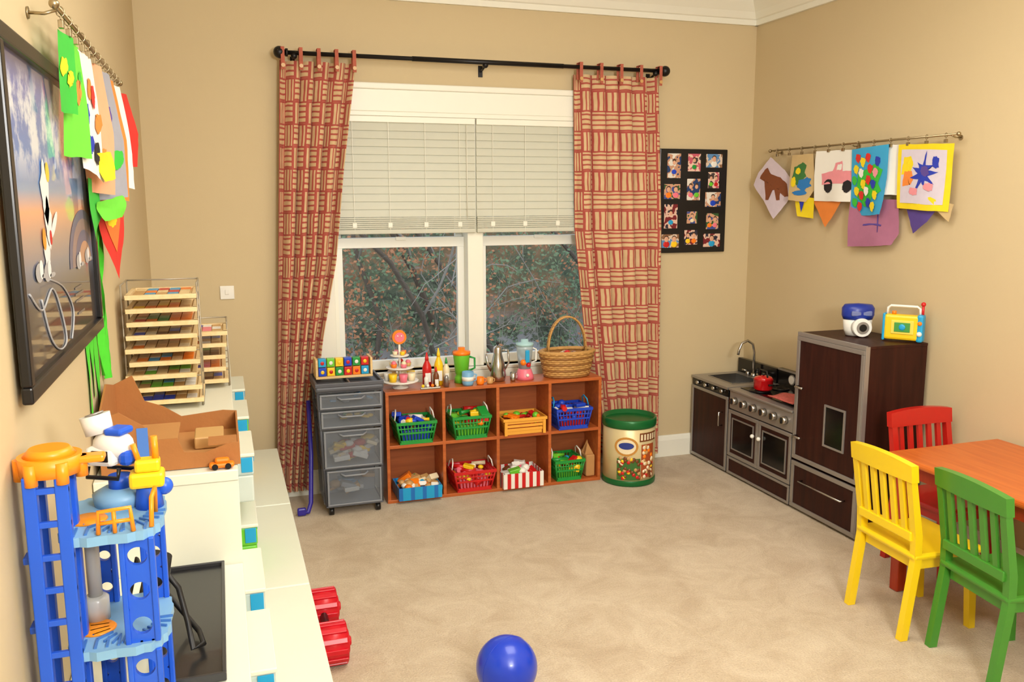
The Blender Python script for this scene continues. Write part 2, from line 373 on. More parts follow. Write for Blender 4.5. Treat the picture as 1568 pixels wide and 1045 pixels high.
for i,(px,py,w,h) in enumerate(pos):
    cx=fx0+(px-1009.5)*sx; cz=fz1-(py-230)*.004; w2=w*.0045/2; h2=h*.0040/2
    o.box(cx-w2,cx+w2,YF-.0235,YF-.0215,cz-h2,cz+h2,pms[i%5])
    for j in range(1+i%2):
        q=cx+(j-.5*(i%2))*w2*.9
        o.sph((q,YF-.0240,cz+h2*.25),w2*.26,skin,(1,.05,1.1),10); o.sph((q,YF-.0236,cz+h2*.4),w2*.29,hair,(1,.04,1),10)
        o.sph((q,YF-.0236,cz-h2*.5),w2*.4,ppl[(i*3+j*2+1)%10],(1,.04,.8),10)
o.done()
o=O('light_switch'); o.box(-.015,.055,YF-.008,YF-.001,1.10,1.17,white,.003); o.box(.01,.03,YF-.013,YF-.008,1.125,1.15,white,.002); o.done()
# ------------------------------------------------------------ cube shelf
cherry=wood('cherry_laminate',(170,82,34),(196,106,50),'X',.35,coat=.1); cherry_d=wood('cherry_back',(150,78,38),(172,94,48),'X',.5)
SX0,SX1,SY0,SY1=.775,2.015,4.395,4.600
SH=.61; t=.018
o=O('cube_bookshelf')
o.box(SX0,SX1,SY0,SY1,SH-t,SH,cherry,.002); o.box(SX0,SX1,SY0,SY1,.0,t,cherry,.002); o.box(SX0,SX1,SY0+.001,SY1,.30,.318,cherry,.002)
cols=[SX0+i*(SX1-SX0-t)/4 for i in range(5)]
for x in cols: o.box(x+(.0005 if x==cols[0] else 0),x+t-(.0005 if x==cols[4] else 0),SY0+.0005,SY1-.001,0.002,SH-.002,cherry,.002)
o.box(SX0+t,SX1-t,SY1-.006,SY1-.002,t,SH-t,cherry_d)
o.done()
def cell(c): return (cols[c]+t+cols[c+1])/2
def basket(name,cx,z,w,d,h,mat,cont,yf=4.375,handle=white,seed=1,slat=False):
    rnd=random.Random(seed); o=O(name); cy=yf+d/2
    def ring(zz,k,th,tt):
        a,b=w/2*k,d/2*k
        for (x0,x1,y0,y1) in ((-a,a,-b,-b+tt),(-a,a,b-tt,b),(-a,-a+tt,-b+tt,b-tt),(a-tt,a,-b+tt,b-tt)): o.box(cx+x0,cx+x1,cy+y0,cy+y1,zz,zz+th,mat,.001)
    k0=.82
    o.box(cx-w/2*k0,cx+w/2*k0,cy-d/2*k0,cy+d/2*k0,z,z+.006,mat,.002)
    ring(z+h-.016,1.03,.016,.008); ring(z,k0+.01,.022,.006)
    if slat:
        for q in range(3): ring(z+.02+q*(h-.03)/3,k0+(1-k0)*(.2+q*.3),(h-.03)/3*.72,.006)
        for sx_ in (-1,1): o.box(cx+sx_*w/2*.9-.008,cx+sx_*w/2*.9+.008,cy-d/2,cy-d/2+.01,z,z+h,mat)
    else:
        ring(z+h*.45,k0+(1-k0)*.45,.010,.005); ring(z+h*.68,k0+(1-k0)*.68,.006,.005)
        n=11
        for i in range(n+1):
            f=-1+2*i/n
            for sg in (-1,1):
                o.tube([(cx+f*w/2*k0,cy+sg*(d/2*k0-.003),z+.01),(cx+f*w/2,cy+sg*(d/2-.004),z+h-.01)],.0035,mat,seg=4)
                o.tube([(cx+sg*(w/2*k0-.003),cy+f*d/2*k0,z+.01),(cx+sg*(w/2-.004),cy+f*d/2,z+h-.01)],.0035,mat,seg=4)
    if handle:
        for sg in (-1,1):
            o.tube([(cx+sg*w*.5,cy-d*.2,z+h),(cx+sg*w*.47,cy-d*.17,z+h+.035),(cx+sg*w*.44,cy,z+h+.05),(cx+sg*w*.47,cy+d*.17,z+h+.035),(cx+sg*w*.5,cy+d*.2,z+h)],.004,handle,seg=6)
    for k in range(26):
        m=rnd.choice(cont); x=cx+rnd.uniform(-.36,.36)*w; y=cy+rnd.uniform(-.38,.3)*d; zz=z+h*rnd.uniform(.55,1.18)-.01; r=rnd.uniform(.014,.026)
        kd=rnd.random(); rot=Matrix.Rotation(rnd.uniform(0,3),4,'Z')@Matrix.Rotation(rnd.uniform(-.6,.6),4,'X')
        if kd<.4: o.sph((x,y,zz),r,m,(1,1,rnd.uniform(.6,1)),12)
        elif kd<.7: o.box(-r,r,-r*1.5,r*1.5,-r*.5,r*.5,m,.004,Matrix.Translation((x,y,zz))@rot)
        else:
            v=rot@Vector((r*1.8,0,0)); c=Vector((x,y,zz)); o.cyl(c-v,c+v,r*.6,r*.45,m,10)
    o.box(cx-w*.36,cx+w*.36,cy-d*.36,cy+d*.36,z+.008,z+h*.6,cont[0],.01)
    return o.done()
UZ=.319; LZ_=.019
basket('toy_food_basket',cell(0)-.0,UZ,.215,.20,.125,green,[blue,blue,yellow,red,white],seed=3)
basket('toy_food_basket',cell(1),UZ,.215,.20,.13,green,[lime,yellow,red,green,orange,lime],seed=4)
basket('toy_food_crate',cell(2)+.0,UZ,.25,.20,.095,M('crate_yellow',(238,170,60),.5),[red,red,lime,orange,red],handle=None,seed=5,slat=True)
basket('toy_food_basket',cell(3)-.01,UZ,.215,.20,.125,blue,[red,blue,red,white,blue],seed=6,handle=cyan)
basket('toy_food_basket',cell(1)+.015,LZ_,.235,.20,.12,red,[pink,red,yellow,orange,pink,cream],seed=8)
basket('toy_food_basket',cell(3)-.035,LZ_,.18,.20,.125,green,[lime,red,cyan,green,yellow],seed=9)
def openbox(name,cx,z,w,d,h,mfn,cont,yf,seed,rot=0):
    o=O(name); cy=yf+d/2; mx=RZ(rot,(cx,cy,0)); rnd=random.Random(seed)
    T=.004
    o.box(cx-w/2+.001,cx+w/2-.001,cy-d/2+.001,cy+d/2-.001,z,z+T,mfn(0),mx=mx)
    for (x0,x1,y0,y1) in ((-w/2,w/2,-d/2,-d/2+T),(-w/2,w/2,d/2-T,d/2),(-w/2,-w/2+T,-d/2+T,d/2-T),(w/2-T,w/2,-d/2+T,d/2-T)):
        if abs(x1-x0)>T*2:
            n=11
            for i in range(n):
                a=x0+(x1-x0)*i/n; o.box(cx+a,cx+a+(x1-x0)/n,cy+y0,cy+y1,z,z+h,mfn(i),mx=mx)
        else:
            n=9
            for i in range(n):
                a=y0+(y1-y0)*i/n; o.box(cx+x0,cx+x1,cy+a,cy+a+(y1-y0)/n,z,z+h,mfn(i),mx=mx)
    for k in range(30):
        m=rnd.choice(cont); r=rnd.uniform(.014,.028); p=mx@Vector((cx+rnd.uniform(-.38,.38)*w,cy+rnd.uniform(-.36,.36)*d,z+h*rnd.uniform(.6,1.15)))
        if rnd.random()<.5: o.sph(p,r,m,(1,1,.8),12)
        else: o.box(-r,r,-r*1.4,r*1.4,-r*.6,r*.6,m,.003,Matrix.Translation(p)@Matrix.Rotation(rnd.uniform(0,3),4,'Z')@Matrix.Rotation(rnd.uniform(-.8,.8),4,'X'))
    return o.done()
openbox('toy_storage_box',cell(0)+.01,LZ_,.235,.19,.07,lambda i:cyan if i%3 else P('sea_blue',(30,110,190)),[tanp,cream,white,tanp,green,orange,cyan],4.36,11,-.0)
openbox('striped_popcorn_tray',cell(2)-.015,LZ_,.235,.19,.085,lambda i:red if i%2 else white,[white,cream,brown,pink,white,red,lime],4.36,12,.0)
o=O('paper_bag'); kraft=M('kraft_paper',(190,140,85),.8,bump=.3,bscale=20); x=cols[4]-.034
o.box(x-.028,x+.028,4.42,4.56,LZ_+.001,LZ_+.13,kraft,.008)
for sg in (-1,1): o.prism([(x-.028,LZ_+.12),(x+.012*sg,LZ_+.20),(x+.03,LZ_+.12)],'Y',4.47+sg*.03,4.474+sg*.03,kraft)
o.done()
# ------------------------------------------------------------ toys on the shelf top
ZT=SH+.001
o=O('toy_tiered_cake_stand'); c=(.875,4.49)
o.lathe([(0,0),(.045,0),(.04,.006),(.012,.012),(.008,.03),(.095,.034),(.10,.04),(.095,.042),(0,.042)],(c[0],c[1],ZT),white)
o.cyl((*c,ZT+.04),(*c,ZT+.24),.006,.006,white,10)
o.lathe([(0,0),(.07,.002),(.078,.008),(.07,.010),(0,.010)],(c[0],c[1],ZT+.105),white)
o.lathe([(0,0),(.045,.002),(.052,.008),(.045,.010),(0,.010)],(c[0],c[1],ZT+.17),white)
for k in range(7):
    a=k*.9+.3; o.cyl((c[0]+.065*math.cos(a),c[1]+.065*math.sin(a),ZT+.043),(c[0]+.065*math.cos(a),c[1]+.065*math.sin(a),ZT+.085),.018,.024,[yellow,cream,tanp,white,yellow,pink,cream][k],12)
for k in range(5):
    a=k*1.25; q=(c[0]+.045*math.cos(a),c[1]+.045*math.sin(a)); o.cyl((*q,ZT+.116),(*q,ZT+.135),.014,.018,[tanp,brown,cream,orange,pink][k],12); o.sph((*q,ZT+.138),.014,[pink,red,white,pink,cream][k],seg=10)
for k in range(4):
    a=k*1.57+.4; q=(c[0]+.028*math.cos(a),c[1]+.028*math.sin(a)); o.cyl((*q,ZT+.181),(*q,ZT+.2),.011,.014,[orange,pink,cream,yellow][k],12)
o.cyl((c[0],c[1]-.008,ZT+.275),(c[0],c[1]+.008,ZT+.275),.038,.038,orange,24); o.cyl((c[0],c[1]-.011,ZT+.275),(c[0],c[1]-.008,ZT+.275),.026,.026,pink,20)
for sx_ in (-.01,.01): o.sph((c[0]+sx_,c[1]-.012,ZT+.282),.004,white,seg=8)
o.done()
def bottle(name,x,y,h,r,mat,cap):
    o=O(name); o.lathe([(0,0),(r,0),(r,h*.55),(r*.85,h*.62),(r*.4,h*.75),(r*.35,h*.78),(0,h*.78)],(x,y,ZT),mat,20); o.lathe([(r*.42,0),(r*.4,h*.07),(r*.12,h*.24),(0,h*.24)],(x,y,ZT+h*.77),cap,16); o.box(x-r*.6,x+r*.6,y-r-.001,y-r*.6,ZT+h*.12,ZT+h*.4,white,.002); o.done()
bottle('toy_ketchup_bottle',1.025,4.50,.18,.025,red,red); bottle('toy_mustard_bottle',1.09,4.50,.20,.024,yellow,yellow)
bottle('toy_syrup_bottle',1.062,4.445,.11,.016,brown,red); bottle('toy_sauce_bottle',1.14,4.53,.14,.019,cream,green)
for i,(x,m) in enumerate(((1.005,white),(1.115,M('steel_shaker',(170,170,170),.3,.8)))):
    o=O('toy_salt_shaker'); o.lathe([(0,0),(.014,0),(.012,.045),(.013,.05),(.008,.062),(0,.064)],(x,4.43,ZT),m,16); o.done()
o=O('toy_drink_blender'); o.lathe([(0,0),(.042,0),(.038,.03),(.03,.045),(.036,.05),(.046,.15),(.047,.155),(0,.155)],(1.225,4.52,ZT),lime,24); o.lathe([(.049,0),(.049,.018),(.02,.024),(.02,.04),(0,.04)],(1.225,4.52,ZT+.155),orange,24)
o.tube([(1.27,4.52,ZT+.14),(1.30,4.52,ZT+.13),(1.30,4.52,ZT+.075),(1.265,4.52,ZT+.06)],.006,green); o.done()
def mug(name,x,y,r,h,mat,band=None):
    o=O(name); o.lathe([(0,0),(r*.85,0),(r,h*.2),(r,h),(r*.9,h),(r*.88,h*.15),(0,h*.12)],(x,y,ZT),mat,20)
    o.tube([(x+r*.95,y,ZT+h*.8),(x+r*1.5,y,ZT+h*.75),(x+r*1.5,y,ZT+h*.35),(x+r*.95,y,ZT+h*.25)],r*.13,mat,seg=6)
    if band: o.lathe([(r*1.02,0),(r*1.02,h*.3)],(x,y,ZT+h*.35),band,20)
    o.done()
mug('toy_mug',1.235,4.43,.032,.075,ltblue,white); mug('toy_mug',1.305,4.43,.022,.04,orange); mug('toy_cup',1.36,4.43,.018,.035,tanp)
o=O('toy_cupcake_tray')
o.box(.965,1.075,4.395,4.412,ZT,ZT+.01,chrome,.003)
for k in range(4): o.sph((.98+k*.026,4.404,ZT+.018),.009,[yellow,white,orange,cream][k],seg=10)
o.done()
o=O('toy_kettle'); x,y=1.425,4.49
o.lathe([(0,0),(.040,0),(.046,.03),(.038,.10),(.024,.15),(.026,.18),(.022,.19),(0,.205)],(x,y,ZT),chrome,24); o.sph((x,y,ZT+.212),.009,black)
o.tube([(x-.035,y,ZT+.06),(x-.06,y,ZT+.10),(x-.068,y,ZT+.155)],[.012,.009,.006],chrome); o.tube([(x+.025,y,ZT+.17),(x+.06,y,ZT+.17),(x+.065,y,ZT+.10),(x+.04,y,ZT+.06)],.006,chrome); o.done()
mug('toy_creamer',1.500,4.45,.016,.05,chrome)
o=O('toy_food_blender'); x,y=1.583,4.49
o.lathe([(0,0),(.052,0),(.05,.02),(.038,.055),(.033,.06),(0,.06)],(x,y,ZT),pink,24)
clear=M('clear_blue_plastic',(205,225,232),.15,trans=.5)
o.lathe([(0,0),(.033,0),(.046,.11),(.048,.13),(0,.13)],(x,y,ZT+.06),clear,24); o.lathe([(.050,0),(.050,.015),(.022,.02),(.02,.035),(0,.035)],(x,y,ZT+.19),P('pale_aqua',(170,210,215)),20)
o.box(x-.012,x+.012,y-.052,y-.042,ZT+.10,ZT+.17,cyan,.004); o.sph((x-.02,y-.036,ZT+.10),.018,orange,seg=12); o.sph((x+.01,y-.036,ZT+.085),.014,red,seg=12)
o.tube([(x+.044,y,ZT+.175),(x+.068,y,ZT+.165),(x+.068,y,ZT+.10),(x+.038,y,ZT+.09)],.005,white); o.sph((x,y-.050,ZT+.028),.01,white,seg=10); o.done()
# wicker basket
wick=M('wicker',(198,150,84),.6,var=.25,scale=40,bump=.5,bscale=90); wick2=M('wicker_dark',(150,102,50),.6,var=.2,scale=40)
o=O('wicker_basket'); cx,cy=1.840,4.495; NB=40
def ov(k,ph,a,b,am): return [(cx+(a+am*(1 if (j+ph)%2 else -1))*math.cos(2*pi*j/NB),cy+(b+am*(1 if (j+ph)%2 else -1))*math.sin(2*pi*j/NB),k) for j in range(NB)]
o.lathe([(0,0),(.125,0),(.15,.13),(.145,.13),(.12,.004),(0,.004)],(cx,cy,ZT+.004),wick2,NB,1,.62)
for k in range(12):
    f=k/11; o.tube(ov(ZT+.006+f*.128,k,.13+.03*f,.082+.02*f,.003),.0065,wick if k%3 else wick2,True,6)
for k in range(3): o.tube(ov(ZT+.142+.004*(k%2),k,.164-.008*k,.104-.006*k,.002),.008,wick,True,6)
for dd in (-.008,.008):
    o.tube([(cx+.115*math.cos(a),cy+dd,ZT+.13+.21*math.sin(a)**.8) for a in [j*pi/20 for j in range(21)]],.006,wick,seg=6)
o.tube([(cx+.115*math.cos(a)+.004*math.cos(j*2),cy+.013*math.sin(j*2.2),ZT+.13+.21*math.sin(a)**.8) for j,a in enumerate([k*pi/60 for k in range(61)])],.004,wick2,seg=5)
for k in range(14):
    a=random.uniform(0,6.3); rr=random.uniform(0,.1); o.sph((cx+rr*math.cos(a),cy+rr*.55*math.sin(a),ZT+.12),.022,random.choice([tanp,cream,tanp,brown,tanp]),seg=10)
o.sph((cx-.01,cy-.03,ZT+.135),.02,red,seg=12)
o.done()
# ------------------------------------------------------------ plastic drawer cart
def smoky():
    m,nt,b=newmat('smoky_plastic'); b.inputs['Base Color'].default_value=lin((160,165,172)); b.inputs['Roughness'].default_value=.2
    tr=nt.nodes.new('ShaderNodeBsdfTransparent'); tr.inputs[0].default_value=lin((232,235,240)); mx=nt.nodes.new('ShaderNodeMixShader'); mx.inputs[0].default_value=.78
    nt.links.new(b.outputs[0],mx.inputs[1]); nt.links.new(tr.outputs[0],mx.inputs[2]); nt.links.new(mx.outputs[0],nt.nodes['Material Output'].inputs[0]); return m
smk=smoky(); dgray=P('dark_grey',(82,84,92),.4); mgray=P('mid_grey',(132,136,144),.4); lgray=P('frosted_grey',(176,180,186),.4)
o=O('plastic_drawer_cart')
def dx(z): return (.445-.03*z/.69, .735+.015*z/.69)
DY0,DY1=4.31,4.590
def tray(z0,z1):
    a,b=dx(z0)
    o.box(a+.012,b-.012,DY0-.010,DY0-.006,z0+.006,z1-.004,smk,.001)
    o.box(a+.014,b-.014,DY0,DY1-.09,z0+.004,z0+.008,lgray); o.box(a+.014,b-.014,DY1-.094,DY1-.090,z0+.008,z1-.01,lgray)
    for (x0,x1,c,d) in ((a+.008,b-.008,z0+.002,z0+.010),(a+.008,b-.008,z1-.012,z1-.004),(a+.008,a+.018,z0+.010,z1-.012),(b-.018,b-.008,z0+.010,z1-.012)): o.box(x0,x1,DY0-.013,DY0-.003,c,d,mgray,.002)
    m=(a+b)/2
    o.tube([(m-.07,DY0-.010,z1-.020),(m-.05,DY0-.024,z1-.030),(m+.05,DY0-.024,z1-.030),(m+.07,DY0-.010,z1-.020)],.005,mgray)
for z0,z1 in ((.055,.245),(.255,.455),(.465,.555),(.565,.645)): tray(z0,z1)
for z in (.045,.246,.456,.556,.646):
    a,b=dx(z); o.box(a,b,DY0-.002,DY0+.012,z,z+.008,dgray,.003); o.box(a,a+.014,DY0+.012,DY1,z,z+.008,dgray); o.box(b-.014,b,DY0+.012,DY1,z,z+.008,dgray)
for sgn in (0,1):
    for y in (DY0,DY1-.02):
        a0,a1=dx(.05)[sgn],dx(.65)[sgn]; q=.012 if sgn==0 else -.012
        o.tube([(a0+q/2,y+.01,.05),(a1+q/2,y+.01,.65)],.009,dgray,seg=6)
    a0,a1=dx(.05)[sgn],dx(.65)[sgn]
    o.prism([(DY0+.02,.06),(DY1-.02,.06),(DY1-.02,.64),(DY0+.02,.64)],'X',(a0+a1)/2+(.004 if sgn==0 else -.008),(a0+a1)/2+(.008 if sgn==0 else -.004),smk)
o.box(.408,.752,DY0-.02,DY1,.655,.682,dgray,.010)
for (x0,x1,y0,y1) in ((.408,.752,DY0-.02,DY0-.008),(.408,.752,DY1-.012,DY1),(.408,.42,DY0-.008,DY1-.012),(.74,.752,DY0-.008,DY1-.012),(.575,.585,DY0-.008,DY1-.012)): o.box(x0,x1,y0,y1,.68,.70,dgray,.003)
for x in (.47,.71):
    for y in (4.33,4.57): o.cyl((x-.012,y,.021),(x+.012,y,.021),.020,.020,black,16); o.box(x-.008,x+.008,y-.01,y+.01,.03,.048,black)
rnd=random.Random(4)
for z0,n,cc in ((.26,34,[white,red,yellow,cream,pink,white]),(.06,12,[lgray,white,ltblue,tanp]),(.47,8,[lime,yellow,white,yellow]),(.57,6,[lgray,white,ltblue])):
    for k in range(n):
        x=rnd.uniform(.485,.695); y=rnd.uniform(4.335,4.45); tall=z0 in(.26,.06); r=rnd.uniform(.018,.032) if tall else rnd.uniform(.012,.018); zz=z0+.01+r+rnd.random()*(.08 if tall else .015)
        if rnd.random()<.5: o.sph((x,y,zz),r,rnd.choice(cc),(1.3,1,.7),10)
        else: o.box(-r*1.3,r*1.3,-r,r,-r*.4,r*.4,rnd.choice(cc),.004,Matrix.Translation((x,y,zz))@Matrix.Rotation(rnd.uniform(-.5,.5),4,'Y'))
o.done()
o=O('wooden_block_toy_rack'); pine=wood('pine',(222,184,120),(236,204,148),'X',.5); z=.702
o.box(.425,.715,4.40,4.52,z,z+.012,pine,.002); o.box(.425,.437,4.40,4.52,z+.012,z+.10,pine,.002); o.box(.703,.715,4.40,4.52,z+.012,z+.10,pine,.002); o.box(.437,.703,4.505,4.515,z+.04,z+.09,pine)
for k in range(6):
    for j in range(2):
        x=.44+k*.0435; m=[blue,yellow,green,red,orange,cyan,lime,yellow,blue,green,red,blue][(k+j*5)%12]; o.box(x,x+.039,4.41,4.45,z+.013+j*.047,z+.056+j*.047,m,.003)
        o.sph((x+.02,4.409,z+.034+j*.047),.010,[yellow,red,white][(k+j)%3],(1,.15,1),10)
o.done()
o=O('toy_hockey_stick'); vb=P('violet_blue',(50,40,150)); o.tube([(.335,4.36,.02),(.355,4.36,.018),(.372,4.38,.06),(.388,4.44,.3),(.395,4.56,.56)],.012,vb); o.box(.30,.345,4.348,4.372,.004,.045,vb,.008); o.done()
# ------------------------------------------------------------ popcorn tin
o=O('popcorn_tin'); tc_=(2.175,4.36); R0,TH=.150,.375; tinc=M('tin_cream',(226,208,158),.3,.2); tg=M('tin_green',(20,105,50),.3,.2)
o.lathe([(0,.002),(R0,.002),(R0,TH),(R0-.004,TH),(R0-.006,.02),(0,.02)],(*tc_,0),tinc,48)
o.lathe([(R0+.002,.002),(R0+.004,.008),(R0+.004,.03),(R0+.002,.034)],(*tc_,0),tg,48); o.lathe([(R0+.003,0),(R0+.006,.008),(R0+.006,.042),(R0+.002,.050),(R0-.005,.050),(R0-.009,.0)],(*tc_,TH-.042),tg,48)
o.lathe([(R0-.0065,.0),(R0-.0065,.33)],(*tc_,.03),tg,48)
def patch(a0,a1,z0,z1,mat,rr=R0+.002): o.grid(lambda a,b:(tc_[0]+rr*math.cos(a0+(a1-a0)*a),tc_[1]+rr*math.sin(a0+(a1-a0)*a),z0+(z1-z0)*b),10,1,mat)
def oval(ac,zc,da,dz,mat,rr):
    K=24
    for k in range(K):
        q0,q1=k*2*pi/K,(k+1)*2*pi/K
        def pt(q,s_): return (tc_[0]+rr*math.cos(ac+s_*da*math.cos(q)),tc_[1]+rr*math.sin(ac+s_*da*math.cos(q)),zc+s_*dz*math.sin(q))
        o.poly([pt(q0,.5),pt(q0,1),pt(q1,1),pt(q1,.5)],mat); o.poly([pt(0,0),pt(q0,.5),pt(q1,.5)],mat)
A=-pi/2-.35
oval(A-.2,.235,.45,.055,P('label_gold',(200,140,60)),R0+.003); oval(A-.2,.235,.36,.043,cream,R0+.0045); oval(A-.2,.24,.28,.02,P('logo_blue',(40,60,140)),R0+.006)
patch(A+.38,A+1.0,.05,.245,P('label_rust',(170,80,40))); patch(A-.55,A+.34,.04,.165,P('label_green',(60,110,50)))
patch(A+.3,A+1.15,.262,.312,brown,R0+.0025)
for k in range(6): patch(A+.34+k*.135,A+.42+k*.135,.270,.304,cream,R0+.004)
rn=random.Random(5)
for k in range(70):
    q=A-.5+rn.random()*1.45; zz=.05+rn.random()*.12; o.sph((tc_[0]+(R0+.001)*math.cos(q),tc_[1]+(R0+.001)*math.sin(q),zz),.011,rn.choice([tanp,brown,cream,brown,yellow,tanp,red]),(1,.5,1),8,Matrix.Rotation(q+pi/2,4,'Z'))
for k in range(14):
    q=A+.45+rn.random()*.45; zz=.13+rn.random()*.10; o.sph((tc_[0]+(R0+.001)*math.cos(q),tc_[1]+(R0+.001)*math.sin(q),zz),.012,rn.choice([tanp,cream,orange]),(1,.4,1),8,Matrix.Rotation(q+pi/2,4,'Z'))
o.done(recalc=False)
# ------------------------------------------------------------ play kitchen
esp=wood('espresso_wood',(40,14,9),(60,25,16),'Z',.5,spec=.25); blk=M('black_glass',(14,12,14),.15)
FX=2.77; FB=3.125
def framed(o,y0,y1,z0,z1,fw=.018,x=FX,pan=esp,d=.02):
    o.box(x,x+d-.0005,y0+.0005,y1-.0005,z0+.0005,z1-.0005,pan)
    for (a,b,c,dd) in ((y0,y1,z0,z0+fw),(y0,y1,z1-fw,z1),(y0,y0+fw,z0+fw,z1-fw),(y1-fw,y1,z0+fw,z1-fw)): o.box(x-.006,x+.004,a,b,c,dd,silver,.002)
def handle(o,y0,y1,z0,z1,x=FX):
    o.tube([(x-.004,y0,z0),(x-.03,y0,z0),(x-.03,y1,z1),(x-.004,y1,z1)],.005,chrome,seg=8)
o=O('toy_refrigerator'); fy0,fy1=3.165,3.655; FH=.935
o.box(FX+.02,FB,fy0+.002,fy1-.002,.014,FH-.014,esp); o.box(FX+.013,FB+.001,fy0,fy1,FH-.014,FH,esp,.002)
o.box(FX+.03,FB-.01,fy0+.01,fy1-.01,.001,.014,esp)
framed(o,fy0,fy1,.275,FH-.018,.022); framed(o,fy0,fy1,.014,.262,.022)
o.box(FX-.004,FX+.02,fy0-.006,fy0-.0005,.012,FH,silver,.001); o.box(FX-.004,FX+.012,fy0,fy1,FH-.017,FH+.003,silver,.001)
for (a,b,c,d) in ((3.27,3.42,.40,.41),(3.27,3.42,.60,.61),(3.27,3.28,.41,.60),(3.41,3.42,.41,.60)): o.box(FX-.008,FX,a,b,c,d,silver,.001)
o.box(FX-.004,FX-.0005,3.28,3.41,.41,.60,blk)
handle(o,3.24,3.56,.175,.175)
for z in (.40,.66): o.tube([(FX-.004,3.62,z),(FX-.03,3.62,z),(FX-.03,3.56,z)],.006,chrome)
o.done()
CT=.52
o=O('toy_stove'); sy0,sy1=3.665,4.255
o.box(FX+.02,FB,sy0,sy1,.012,CT-.013,esp); o.box(FX-.01,FB,sy0,sy1,CT-.012,CT,silver,.003)
o.box(FX,FX+.0195,sy0,sy1,.40,CT-.013,silver,.002)
mid=(sy0+sy1)/2
framed(o,sy0,sy1,.012,.115,.014)
for a,b in ((sy0,mid-.002),(mid+.002,sy1)):
    framed(o,a,b,.12,.395,.02); o.box(FX-.004,FX-.0005,a+.045,b-.045,.17,.35,blk)
    for (p,q,c,d) in ((a+.04,b-.04,.165,.172),(a+.04,b-.04,.345,.352),(a+.04,a+.047,.172,.345),(b-.047,b-.04,.172,.345)): o.box(FX-.007,FX-.001,p,q,c,d,silver)
o.sph((FX-.02,mid-.03,.30),.012,white,seg=12); o.sph((FX-.02,mid+.03,.30),.012,white,seg=12)
for k in range(6):
    y=sy0+.06+k*.094; o.cyl((FX,y,.455),(FX-.028,y,.455),.023,.019,chrome,20); o.box(FX-.034,FX-.028,y-.003,y+.003,.44,.472,black)
o.box(FX+.05,FB-.03,sy0+.03,sy1-.03,CT,CT+.004,blk)
for (y,xx,r) in ((3.80,2.87,.055),(4.11,2.87,.055),(3.80,3.01,.045),(4.11,3.01,.045)):
    o.lathe([(r,0),(r+.006,.004),(r,.008),(r-.006,.004)],(xx,y,CT+.004),iron,24); o.lathe([(r*.5,0),(r*.5+.005,.004),(r*.5,.008),(r*.5-.005,.004)],(xx,y,CT+.004),iron,20)
o.box(FB-.03,FB-.001,sy0,sy1,CT,CT+.10,blk,.003); o.box(FB-.034,FB-.03,sy0,sy1,CT+.09,CT+.10,silver)
for y in (3.76,3.9,4.12): o.cyl((FB-.03,y,CT+.05),(FB-.035,y,CT+.05),.03,.03,silver,20); o.cyl((FB-.035,y,CT+.05),(FB-.037,y,CT+.05),.024,.024,white,20)
o.done()
o=O('toy_cooking_pot'); px,py=2.885,4.10; enam=M('red_enamel',(200,20,24),.15,coat=.6)
o.lathe([(0,0),(.045,0),(.053,.01),(.055,.06),(.058,.062),(0,.062)],(px,py,CT+.013),enam,28); o.lathe([(.058,0),(.045,.014),(.012,.022),(0,.022)],(px,py,CT+.075),enam,28); o.cyl((px,py,CT+.097),(px,py,CT+.108),.006,.009,black,12)
for sg in (-1,1): o.tube([(px,py+sg*.052,CT+.05),(px-.012,py+sg*.078,CT+.053),(px+.012,py+sg*.078,CT+.053),(px+.002,py+sg*.052,CT+.05)],.005,black)
o.tube([(px+.0,py-.04,CT+.08),(px,py-.03,CT+.125),(px,py+.03,CT+.125),(px,py+.04,CT+.08)],.005,black)
o.done()
o=O('toy_pot_holder'); mit=M('pot_holder_red_check',(190,90,80),.8,var=.5,scale=80)
o.grid(lambda a,b:(2.79+.15*a,3.70+.22*b,CT+.026+.006*math.sin(7*a)*math.cos(9*b)),10,10,mit); o.done(solid=.006,recalc=False)
o=O('toy_kitchen_sink'); ky0,ky1=4.27,4.675
o.box(FX+.02,FB,ky0,ky1,.012,.40,esp)
for (a,b,c,d) in ((FX+.02,FX+.04,ky0,ky1),(FB-.02,FB,ky0,ky1),(FX+.04,FB-.02,ky0,ky0+.02),(FX+.04,FB-.02,ky1-.02,ky1)): o.box(a,b,c,d,.40,CT-.014,esp)
bx0,bx1,by0,by1=FX+.07,FB-.09,ky0+.07,ky1-.07
for (a,b,c,d) in ((FX-.01,bx0,ky0,ky1),(bx1,FB,ky0,ky1),(bx0,bx1,ky0,by0),(bx0,bx1,by1,ky1)): o.box(a,b,c,d,CT-.014,CT,silver,.0)
o.box(bx0,bx1,by0,by1,.43,.436,chrome)
for (a,b,c,d) in ((bx0-.004,bx0+.001,by0,by1),(bx1-.001,bx1+.004,by0,by1),(bx0,bx1,by0-.004,by0+.001),(bx0,bx1,by1-.001,by1+.004)): o.box(a,b,c,d,.436,CT+.004,chrome)
framed(o,ky0,ky1,.012,.46,.018)
o.box(FX,FX+.0195,ky0,ky1,.462,CT-.015,blk,.002)
for k in range(4): o.cyl((FX,4.33+k*.09,.485),(FX-.018,4.33+k*.09,.485),.012,.010,chrome,16)
handle(o,4.32,4.32,.28,.36)
o.box(FB-.03,FB-.001,ky0,ky1,CT,CT+.09,blk,.003)
fy=4.46; fxx=FB-.06
o.cyl((fxx,fy,CT),(fxx,fy,CT+.03),.018,.014,chrome); o.tube([(fxx,fy,CT+.02),(fxx,fy,CT+.16),(fxx-.012,fy,CT+.21),(fxx-.05,fy,CT+.235),(fxx-.09,fy,CT+.22),(fxx-.11,fy,CT+.18),(fxx-.115,fy,CT+.15)],.008,chrome,seg=10)
